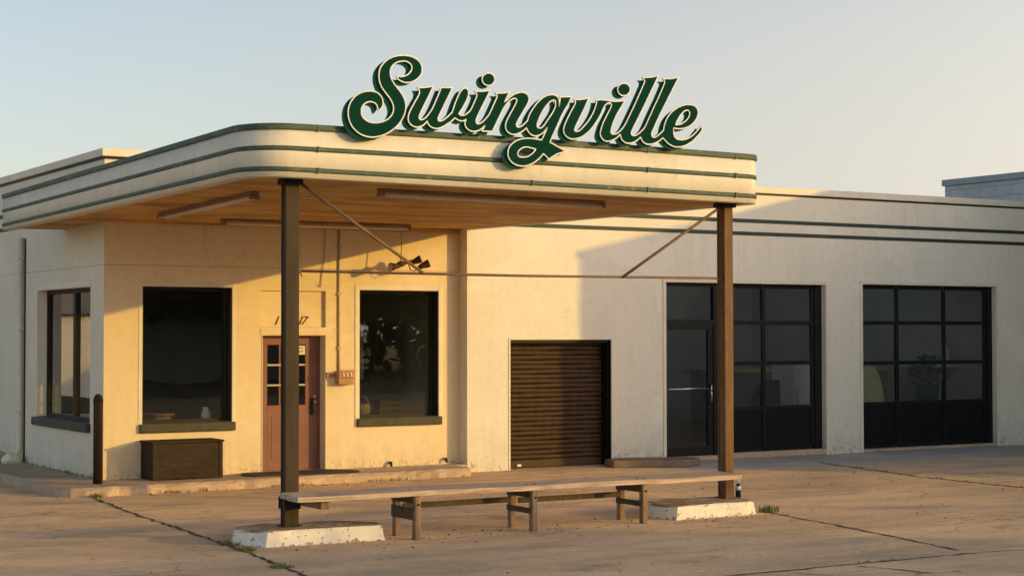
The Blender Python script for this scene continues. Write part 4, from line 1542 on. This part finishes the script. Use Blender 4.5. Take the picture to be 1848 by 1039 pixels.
# flood lamps on a drop rod
o = thing('flood_lamp', 'twin brown flood lamp hanging on a thin rod in front of the wall', 'lamp', (11.9, 22.5, 3.2))
MB().tube([(11.88, 22.5, 3.67), (11.885, 22.5, 3.35), (11.86, 22.5, 3.16)], .009, 8).build('drop_rod', M['conduit'], o)
mb = MB()
mb.tube([(11.80, 22.5, 3.12), (11.93, 22.49, 3.15), (12.04, 22.48, 3.19)], .022, 8)
mb.lathe([(.035, -.05), (.045, -.02), (.045, .03), (.03, .06)], (11.87, 22.5, 3.14), (1, 0, .25), 12)
mb.build('yoke', M['lamp'], o)
mb = MB()
mb.tube([(11.98, 22.46, 3.13), (12.0, 22.44, 3.06), (12.06, 22.44, 3.03), (12.12, 22.45, 3.08)], .008, 6)
mb.build('lamp_flex', M['lamp'], o)


def head(c, ax, name_face):
    hd = MB().lathe([(.022, -.11), (.036, -.095), (.04, -.045), (.05, -.01), (.058, .04), (.062, .06)], c, ax, 18).build('lamp_head', M['lamp'], o)
    MB().lathe([(.056, .0615), (.04, .068), (.005, .071)], c, ax, 18).build('lens', M['lamp_face'], hd)


head((11.74, 22.47, 3.10), (-.93, -.25, -.12), '')
head((12.13, 22.46, 3.20), (.75, -.5, .35), '')
head((12.24, 22.42, 3.135), (.9, -.3, .4), '')

# fluorescent battens under the soffit (not lit)
def batten(a, b, lab, two=True):
    a, b = V(a), V(b)
    d = (b - a)
    L = d.length
    c = (a + b) / 2
    q = Matrix.Translation(c) @ V((1, 0, 0)).rotation_difference(d.normalized()).to_matrix().to_4x4()
    o = thing('fluorescent_light', lab, 'light', tuple(c), 'unlit fluorescent battens under the canopy')
    mb = MB()
    mb.box(-L / 2, L / 2, -.045, .045, -.035, .0, q)
    mb.build('housing', M['fixture'], o, .006)
    mb = MB()
    for s in (-1, 1):
        mb.box(s * (L / 2 - .025) - .022, s * (L / 2 - .025) + .022, -.06, .06, -.085, -.036, q)
    mb.split('lamp_holder', M['fixture'], o, .006)
    for y in (-.036, .036):
        mb = MB()
        mb.tube([q @ V((-L / 2 + .05, y, -.064)), q @ V((0, y, -.064)), q @ V((L / 2 - .05, y, -.064))], .019, 10)
        mb.build('tube', M['tube_white'], o)
    return o


def sz(x, y):
    return cb(x, y) + .02


batten((8.5, 16.62, sz(8.5, 16.62)), (11.55, 16.75, sz(11.55, 16.75)), 'long unlit fluorescent batten nearest the front edge of the canopy')
batten((7.47, 17.6, sz(7.47, 17.6)), (7.66, 21.1, sz(7.6, 21.1)), 'unlit fluorescent batten running back along the left edge of the canopy')
batten((8.75, 21.75, sz(8.75, 21.75)), (11.75, 22.0, sz(11.75, 22.0)), 'unlit fluorescent batten close to the office wall')

# rubble by the downspout
r = random.Random(8)
for (x, y, s, lab) in ((7.30, 26.7, .16, 'pale broken block at the foot of the downspout'), (7.28, 27.5, .15, 'grey stone lying by the side wall beyond the downspout'), (7.20, 28.1, .12, 'smaller grey stone farthest along the side wall')):
    bm = bmesh.new()
    bmesh.ops.create_icosphere(bm, subdivisions=2, radius=s)
    for v in bm.verts:
        v.co *= r.uniform(.8, 1.15)
        v.co.z = max(v.co.z * .7, -s * .3)
    me = bpy.data.meshes.new('stone')
    bm.to_mesh(me)
    bm.free()
    me.materials.append(M['kerb'] if lab[0] != 'p' else M['casing'])
    o = link(bpy.data.objects.new('stone', me))
    o.location = (x, y, .12 + s * .3)
    WLOC[o] = V((0, 0, 0))
    tag(o, lab, 'stone')

# ------------------------------------------------------------------ seen through the glass
o = thing('drum_table', 'small round wooden drum table behind the first shop window', 'table', (8.55, 23.65, .12))
MB().lathe([(.19, .0), (.2, .02), (.17, .3), (.19, .82)], (8.55, 23.65, .12), n=24).build('drum', M['bench_leg'], o)
MB().lathe([(.24, .822), (.24, .86)], (8.55, 23.65, .12), n=24).build('table_top', M['door'], o)
o = thing('enamel_jug', 'white enamel jug on the inner sill of the first shop window', 'jug', (9.13, 23.25, .9))
MB().lathe([(.05, 0), (.065, .05), (.06, .1), (.04, .15), (.045, .19)], (9.13, 23.3, .873), n=18).build('body', M['white'], o)
MB().tube([(9.17, 23.3, 1.02), (9.215, 23.3, 1.0), (9.21, 23.3, .94), (9.185, 23.3, .92)], .007, 6).build('handle', M['white'], o)
MB().box(8.06, 9.36, 23.152, 23.42, .80, .87).build('window_shelf', M['bench_dark'], B, .004)
MB().box(11.40, 12.72, 23.152, 23.45, .78, .86).build('window_shelf', M['bench_dark'], B, .004)
o = thing('wicker_basket', 'round wicker basket in the corner of the second shop window', 'basket', (11.62, 23.3, .86))
MB().lathe([(.09, 0), (.13, .06), (.14, .13), (.12, .19), (.1, .2), (.1, .16), (.02, .1)], (11.62, 23.3, .862), n=20).build('bowl', M['bench_leg'], o)
MB().tube([(11.50, 23.3, 1.05), (11.53, 23.3, 1.14), (11.62, 23.3, 1.18), (11.71, 23.3, 1.14), (11.74, 23.3, 1.05)], .012, 8).build('handle', M['bench_leg'], o)
o = thing('dark_crate', 'dark low crate on the shelf of the second shop window', 'crate', (12.05, 23.32, .86))
mb = MB()
for z in (.87, .95, 1.03):
    mb.box(11.88, 12.25, 23.2, 23.215, z, z + .06)
    mb.box(11.88, 12.25, 23.42, 23.435, z, z + .06)
mb.split('slat', M['box_wood'], o)
mb = MB()
mb.box(11.88, 11.9, 23.216, 23.419, .865, 1.1)
mb.box(12.23, 12.25, 23.216, 23.419, .865, 1.1)
mb.split('end_panel', M['box_wood'], o)
o = thing('framed_picture', 'framed picture on the room wall seen through the second shop window', 'picture', (14, 28.46, 1.9))
mb = MB()
mb.box(12.35, 12.42, 24.6, 25.9, 1.3, 2.3)
mb.build('frame', M['bench_dark'], o, .004)
mb = MB()
mb.box(12.34, 12.349, 24.68, 25.82, 1.38, 2.22)
mb.split('print', M['paper'], o)
o.location = (12.4, 25.2, 1.8)
for ch in [k for k in COL.objects if k.parent == o]:
    ch.location = V((14, 28.46, 1.9)) - V((12.4, 25.2, 1.8))
o = thing('cabinet', 'tall white cabinet inside the first garage bay', 'cabinet', (21.0, 24.3, .03))
MB().box(20.75, 21.25, 24.0, 24.6, .03, 1.55).build('carcass', M['white'], o, .01)
MB().box(20.76, 21.24, 23.975, 23.998, .06, 1.53).build('door', M['white'], o, .006)
MB().box(20.80, 20.82, 23.94, 23.974, .8, 1.1).build('handle', M['chrome'], o)
o = thing('counter', 'wood-topped counter inside the first garage bay', 'counter', (22.7, 26.3, .03))
MB().box(20.4, 25.0, 26.0, 26.6, .03, 1.34).build('base', M['interior_floor'], o)
MB().box(20.3, 25.1, 25.9, 26.65, 1.345, 1.42).build('counter_top', mat_simple('yellow_oak', (.5, .33, .13), .5), o, .01)
o = thing('lean_to_board', 'dark slanted display board inside the first garage bay', 'board', (20.35, 24.35, .03))
mb = MB()
mb.mesh([(20.0, 24.3, .8), (20.7, 24.3, .8), (20.68, 24.3, 1.25), (20.3, 24.3, 1.27), (20.0, 24.4, .8), (20.7, 24.4, .8), (20.68, 24.4, 1.25), (20.3, 24.4, 1.27)],
        [(0, 1, 2, 3), (4, 5, 6, 7), (0, 1, 5, 4), (1, 2, 6, 5), (2, 3, 7, 6), (3, 0, 4, 7)])
mb.build('board', M['black'], o)
mb = MB()
mb.box(20.15, 20.19, 24.32, 24.38, .03, .8)
mb.box(20.5, 20.54, 24.32, 24.38, .03, .8)
mb.split('leg', M['black'], o)
o = thing('arched_headboard', 'pale arched yellow chair back inside the far garage bay', 'chair', (23.1, 24.4, .03))
mb = MB()
pl = [(22.63 + .38 * math.cos(math.pi * k / 14) * -1 + .38, .55 + .95 * math.sin(math.pi * k / 14)) for k in range(15)]
n = len(pl)
mb.mesh([(x, 24.4, z) for x, z in pl] + [(x, 24.5, z) for x, z in pl], [tuple(range(n)), tuple(range(n, 2 * n))] + [(i, (i + 1) % n, n + (i + 1) % n, n + i) for i in range(n)])
mb.build('backrest', mat_simple('pale_yellow_fabric', (.55, .46, .25), .9), o)
MB().box(22.65, 23.35, 23.8, 24.39, .42, .55).build('seat', M['bench_dark'], o, .02)
for x in (22.7, 23.25):
    for y in (23.85, 24.3):
        MB().box(x, x + .05, y, y + .05, .03, .418).build('leg', M['bench_dark'], o)
o = thing('potted_plant', 'dark leafy plant in a pot inside the far garage bay', 'plant', (24.72, 24.6, .03))
MB().lathe([(.16, 0), (.24, .5), (.26, .55), (.22, .55), (.2, .5)], (24.72, 24.6, .55), n=20).build('pot', M['trim_dark'], o)
MB().lathe([(.2, 0), (.2, .52)], (24.72, 24.6, .03), n=16).build('stand', M['bench_dark'], o)
mb = MB()
r = random.Random(14)
for k in range(90):
    a = r.uniform(0, 6.28)
    t = r.uniform(.1, 1)
    x, y, z = 24.72 + math.cos(a) * .3 * t, 24.6 + math.sin(a) * .3 * t, 1.1 + r.uniform(0, .55)
    d = V((r.uniform(-1, 1), r.uniform(-1, 1), r.uniform(-.5, .8))).normalized() * .09
    e = d.cross(V((r.uniform(-1, 1), r.uniform(-1, 1), 1))).normalized() * .05
    p = V((x, y, z))
    mb.mesh([p - d, p + e, p + d, p - e], [(0, 1, 2, 3)])
mb.build('foliage', M['leaf'], o, recalc=False)
o = thing('wall_shelf', 'long pale shelf on the end wall of the far garage bay', 'shelf', (25.4, 25.3, 1.45))
MB().box(25.22, 25.555, 24.6, 26.0, 1.43, 1.48).build('board', M['white'], o)
MB().box(25.3, 25.555, 24.8, 24.83, 1.2, 1.428).build('bracket', M['chrome'], o)
MB().box(25.3, 25.555, 25.7, 25.73, 1.2, 1.428).build('bracket', M['chrome'], o)
o = thing('white_canister', 'white canister standing on the shelf of the far garage bay', 'canister', (25.38, 24.75, 1.48))
MB().lathe([(.09, 0), (.09, .34), (.08, .36)], (25.38, 24.75, 1.482), n=20).build('body', M['white'], o)
MB().lathe([(.095, .361), (.095, .40), (.03, .42)], (25.38, 24.75, 1.482), n=20).build('lid', M['chrome'], o)

# ------------------------------------------------------------------ across the street (seen in the glass, and casting the long evening shadows)
def tree_mesh(seed, h, cr, nleaf=2600):
    r = random.Random(seed)
    tr = MB()
    tips = []
    th = h * .42
    tr.tube([(0, 0, 0), (r.uniform(-.1, .1), r.uniform(-.1, .1), th * .5), (r.uniform(-.2, .2), r.uniform(-.2, .2), th)], [h * .028, h * .022, h * .017], 10)
    for k in range(9):
        a = k * 2.4 + r.uniform(-.4, .4)
        e = r.uniform(.25, 1.1)
        L = cr * r.uniform(.7, 1.0)
        z0 = th * r.uniform(.7, 1)
        m = V((math.cos(a) * L * .5 * math.cos(e), math.sin(a) * L * .5 * math.cos(e), z0 + L * .55 * math.sin(e)))
        t = V((math.cos(a) * L * math.cos(e), math.sin(a) * L * math.cos(e), z0 + L * 1.1 * math.sin(e) + .2))
        tr.tube([(0, 0, z0), m, t], [h * .011, h * .007, h * .003], 6)
        tips += [m.lerp(t, .4), t]
    cl = []
    for t in tips:
        for _ in range(3):
            cl.append(t + V((r.gauss(0, cr * .22), r.gauss(0, cr * .22), r.gauss(0, cr * .18))))
    lf = MB()
    for k in range(nleaf):
        c = r.choice(cl)
        rad = cr * .24
        p = c + V((r.gauss(0, rad * .55), r.gauss(0, rad * .55), r.gauss(0, rad * .45)))
        if p.z > h:
            continue
        s = r.uniform(.07, .15)
        d = V((r.uniform(-1, 1), r.uniform(-1, 1), r.uniform(-.7, .7))).normalized() * s
        e = d.cross(V((r.uniform(-1, 1), r.uniform(-1, 1), r.uniform(-1, 1)))).normalized() * s * .6
        lf.mesh([p - d, p + e, p + d, p - e], [(0, 1, 2, 3)])
    return tr, lf


def plant_tree(x, y, h, cr, seed, lab):
    o = thing('street_tree', lab, 'tree', (0, 0, 0), 'trees across the street')
    tr, lf = tree_mesh(seed, h, cr)
    tr.build('trunk', M['bark'], o)
    lf.build('crown', M['leaf'], o, recalc=False)
    o.location = (x, y, 0)
    return o


T1 = plant_tree(35.6, -20.6, 9.0, 3.6, 41, 'bushy young tree across the street throwing a long evening shadow')
T2 = plant_tree(18, -27, 9.5, 4.2, 42, 'tall tree across the street mirrored in the shop windows')
for x, y, rz, s, src in ((58, -24, 2.0, .58, T1), (68, -24, 3.3, .6, T1),
                         (26, -29, 2.0, 1.0, T2), (34, -30, 3.1, 1.0, T2), (12, -30, 3.9, 1.0, T2), (22, -33, 5.2, 1.1, T2), (30, -34, .4, 1.1, T2), (40, -33, 1.7, .95, T2), (48, -27, .4, .6, T1), (53, -25, 2.4, .58, T1), (63, -25, 1.4, .6, T1), (-4, 66, .7, 1.0, T2), (-12, 72, 2.7, 1.1, T2), (3, 80, 4.4, 1.0, T2)):
    c = dup(src, (x, y, 0), 'leafy tree across the street beyond the lot' if y < 0 else 'leafy tree far behind the lot beyond the side wall')
    c.rotation_euler = (0, 0, rz)
    c.scale = (s, s, s)
o = thing('bungalow', 'pale bungalow with a dark pitched roof beyond the side wall', 'house', (-7, 60, 0))
MB().box(-12, -2.4, 56, 63, 0, 2.8).build('wall', M['pale'], o)
mb = MB()
mb.mesh([(-12.4, 55.6, 2.802), (-2.0, 55.6, 2.802), (-2.0, 63.4, 2.802), (-12.4, 63.4, 2.802), (-10.6, 59.5, 5), (-3.8, 59.5, 5)], [(0, 1, 5, 4), (1, 2, 5), (2, 3, 4, 5), (3, 0, 4), (0, 3, 2, 1)])
mb.build('roof', M['roof'], o)
for x in (-10.5, -7.2, -3.9):
    f = MB().box(x - .6, x + .6, 55.95, 55.998, .9, 2.1).build('window', M['white'], o)
    MB().box(x - .5, x + .5, 55.93, 55.949, 1.0, 2.0).build('pane', M['black'], f)



h2 = dup(o, (30.5, -31, 0), 'pale bungalow across the road with a dark pitched roof')
h3 = dup(o, (63, -31, 0), 'second pale bungalow across the road farther along')


def treeline(x0, x1, y, h, seed, n, lab, lo=0.0, flat=.72, slope=0.0):
    r_ = random.Random(seed)
    m_ = MB()
    for _ in range(n):
        x = r_.uniform(x0, x1)
        top = h * (flat + (1 - flat) * (.64 * math.sin(x * .31) + .36 * math.sin(x * .83 + 1))) + slope * max(0.0, x1 - 3.5 - x)
        p = V((x, y + r_.gauss(0, .9), lo + (top - lo) * r_.random() ** .8))
        s_ = r_.uniform(.18, .42)
        d_ = V((r_.uniform(-1, 1), r_.uniform(-.6, .6), r_.uniform(-1, 1))).normalized() * s_
        e_ = d_.cross(V((r_.uniform(-1, 1), r_.uniform(-1, 1), r_.uniform(-1, 1)))).normalized() * s_ * .65
        m_.mesh([p - d_, p + e_, p + d_, p - e_], [(0, 1, 2, 3)])
    o_ = m_.build('treeline', M['leaf'], recalc=False)
    o_['kind'] = 'stuff'
    o_['label'] = lab
    return o_


treeline(5, 62, -46, 9.5, 61, 16000, 'dense far line of tall dark trees beyond the road')
treeline(60, 114, -48, 4.4, 64, 7000, 'lower far line of dark trees farther along the road')
treeline(20, 41.4, -20, 7.7, 63, 9000, 'roadside row of foliage whose evening shadow reaches over the near concrete', 2.7, .93, .12)
treeline(-32, 2, 92, 7.5, 62, 6000, 'dense far line of dark trees beyond the side lot')

# overhead service cable between two poles on the sunny side
SD = V((-.91, 1.0, -.207))
def up_sun(x, y, h):
    t = h / .207
    return V((x + .91 * t, y - t, h))
pa, pb = up_sun(4.5, 22.9, 4.6), up_sun(18.4, 13.6, 4.3)
d = (pb - pa)
A, Bq = pa - d * .25, pb + d * .25
for P_, lab in ((A, 'slim steel utility pole at the street end of the overhead cable'), (Bq, 'slim steel utility pole at the lot end of the overhead cable')):
    o = thing('utility_pole', lab, 'pole', (P_.x, P_.y, 0))
    MB().tube([(P_.x, P_.y, 0), (P_.x, P_.y, P_.z + .4)], [.055, .045], 12).build('mast', M['rod'], o)
    MB().box(P_.x - .06, P_.x + .06, P_.y - .3, P_.y + .3, P_.z + .12, P_.z + .18).build('crossarm', M['rod'], o)
mb = MB()
mb.tube([A + d * 1.5 * (k / 16) - V((0, 0, .35 * 4 * (k / 16) * (1 - k / 16))) for k in range(17)], .085, 8)
tag(mb.build('overhead_cable', M['black'], loc=tuple((A + Bq) / 2)), 'thick bundled overhead cable strung between two slim poles', 'cable')

# ------------------------------------------------------------------ light, sky, camera
sd = V((-.91, 1.0, -.207)).normalized()
L = bpy.data.lights.new('sun', 'SUN')
L.energy = 2.95
L.angle = math.radians(.5)
L.color = (1.0, .635, .12)
so = link(bpy.data.objects.new('sun', L))
so.rotation_euler = sd.to_track_quat('-Z', 'Y').to_euler()
so.location = (40, -40, 20)

w = bpy.data.worlds.new('World')
scene.world = w
w.use_nodes = True
nt = w.node_tree
nt.nodes.clear()
out = nt.nodes.new('ShaderNodeOutputWorld')
bg = nt.nodes.new('ShaderNodeBackground')
sky = nt.nodes.new('ShaderNodeTexSky')
sky.sky_type = 'NISHITA'
sky.sun_disc = False
sky.sun_elevation = math.asin(-sd.z)
sky.sun_rotation = math.atan2(-sd.x, -sd.y)
sky.altitude = 100
sky.air_density = SKY_AIR
sky.dust_density = SKY_DUST
sky.ozone_density = SKY_OZONE
bg.inputs[1].default_value = SKY_STR
mixn = nt.nodes.new('ShaderNodeMix')
mixn.data_type = 'RGBA'
mixn.blend_type = 'MULTIPLY'
mixn.inputs[0].default_value = 1.0
mixn.inputs[7].default_value = SKY_TINT
nt.links.new(sky.outputs[0], mixn.inputs[6])
# evening haze: warmer and paler low down, most towards the right-hand horizon
geo = nt.nodes.new('ShaderNodeTexCoord')
sepd = nt.nodes.new('ShaderNodeSeparateXYZ')
nt.links.new(geo.outputs['Generated'], sepd.inputs[0])


def wr(src, lo, hi, a, b):
    n = nt.nodes.new('ShaderNodeMapRange')
    n.clamp = True
    n.interpolation_type = 'SMOOTHSTEP'
    nt.links.new(src, n.inputs[0])
    for i, v in enumerate((lo, hi, a, b)):
        n.inputs[i + 1].default_value = v
    return n.outputs[0]


dotr = nt.nodes.new('ShaderNodeVectorMath')
dotr.operation = 'DOT_PRODUCT'
nt.links.new(geo.outputs['Generated'], dotr.inputs[0])
dotr.inputs[1].default_value = (.852, -.523, 0)
mu = nt.nodes.new('ShaderNodeMath')
mu.operation = 'MULTIPLY'
nt.links.new(wr(sepd.outputs[2], .48, .0, 0, 1), mu.inputs[0])
nt.links.new(wr(dotr.outputs['Value'], -.4, .32, .42, 1.0), mu.inputs[1])
hz = nt.nodes.new('ShaderNodeMix')
hz.data_type = 'RGBA'
nt.links.new(mu.outputs[0], hz.inputs[0])
nt.links.new(mixn.outputs[2], hz.inputs[6])
hz.inputs[7].default_value = SKY_HAZE
# hazy aureole on the sun's side of the sky (behind the viewer)
ds = nt.nodes.new('ShaderNodeVectorMath')
ds.operation = 'DOT_PRODUCT'
nt.links.new(geo.outputs['Generated'], ds.inputs[0])
ds.inputs[1].default_value = tuple(-sd)
gl = nt.nodes.new('ShaderNodeMix')
gl.data_type = 'RGBA'
gl.blend_type = 'MULTIPLY'
nt.links.new(wr(ds.outputs['Value'], -.2, .95, 0, 1), gl.inputs[0])
nt.links.new(hz.outputs[2], gl.inputs[6])
gl.inputs[7].default_value = SKY_GLOW
# dusk sky: the overhead part is much dimmer than the hazy horizon
zd = nt.nodes.new('ShaderNodeMix')
zd.data_type = 'RGBA'
zd.blend_type = 'MULTIPLY'
nt.links.new(wr(sepd.outputs[2], .22, .75, 0, 1), zd.inputs[0])
nt.links.new(gl.outputs[2], zd.inputs[6])
zd.inputs[7].default_value = SKY_ZENITH
# sky brightened beyond the sides of the view, as added fill for the walls
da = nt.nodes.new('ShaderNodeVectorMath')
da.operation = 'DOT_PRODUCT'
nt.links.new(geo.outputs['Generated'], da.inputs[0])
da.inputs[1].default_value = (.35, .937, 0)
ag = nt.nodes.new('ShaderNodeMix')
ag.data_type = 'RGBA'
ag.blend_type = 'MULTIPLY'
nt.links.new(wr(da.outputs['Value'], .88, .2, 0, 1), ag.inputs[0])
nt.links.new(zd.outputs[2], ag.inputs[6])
ag.inputs[7].default_value = SKY_SIDE_FILL
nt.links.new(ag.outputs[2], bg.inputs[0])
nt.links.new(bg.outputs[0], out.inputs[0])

cam = bpy.data.cameras.new('camera')
co = link(bpy.data.objects.new('camera', cam))
fw = V((0.522810554833984, 0.8520229600569101, 0.02694437399612167))
rt = V((0.8523505974371125, -0.5229690725935814, -0.0013446781053206135))
upv = V((-0.012945377660747374, -0.02366906517947908, 0.9996360300383087))
mx = Matrix(((rt.x, upv.x, -fw.x, 0), (rt.y, upv.y, -fw.y, 0), (rt.z, upv.z, -fw.z, 2.1), (0, 0, 0, 1)))
co.matrix_world = mx
cam.sensor_width = 36
cam.sensor_fit = 'HORIZONTAL'
cam.lens = 3092.156 * 36 / 1848
cam.clip_start = .1
cam.clip_end = 2000
scene.camera = co

scene.view_settings.view_transform = 'Standard'
scene.view_settings.look = 'None'
scene.view_settings.exposure = 0
scene.view_settings.gamma = 1
scene.cycles.use_denoising = True
scene.cycles.max_bounces = 8
scene.cycles.transparent_max_bounces = 12
scene.cycles.sample_clamp_indirect = 6
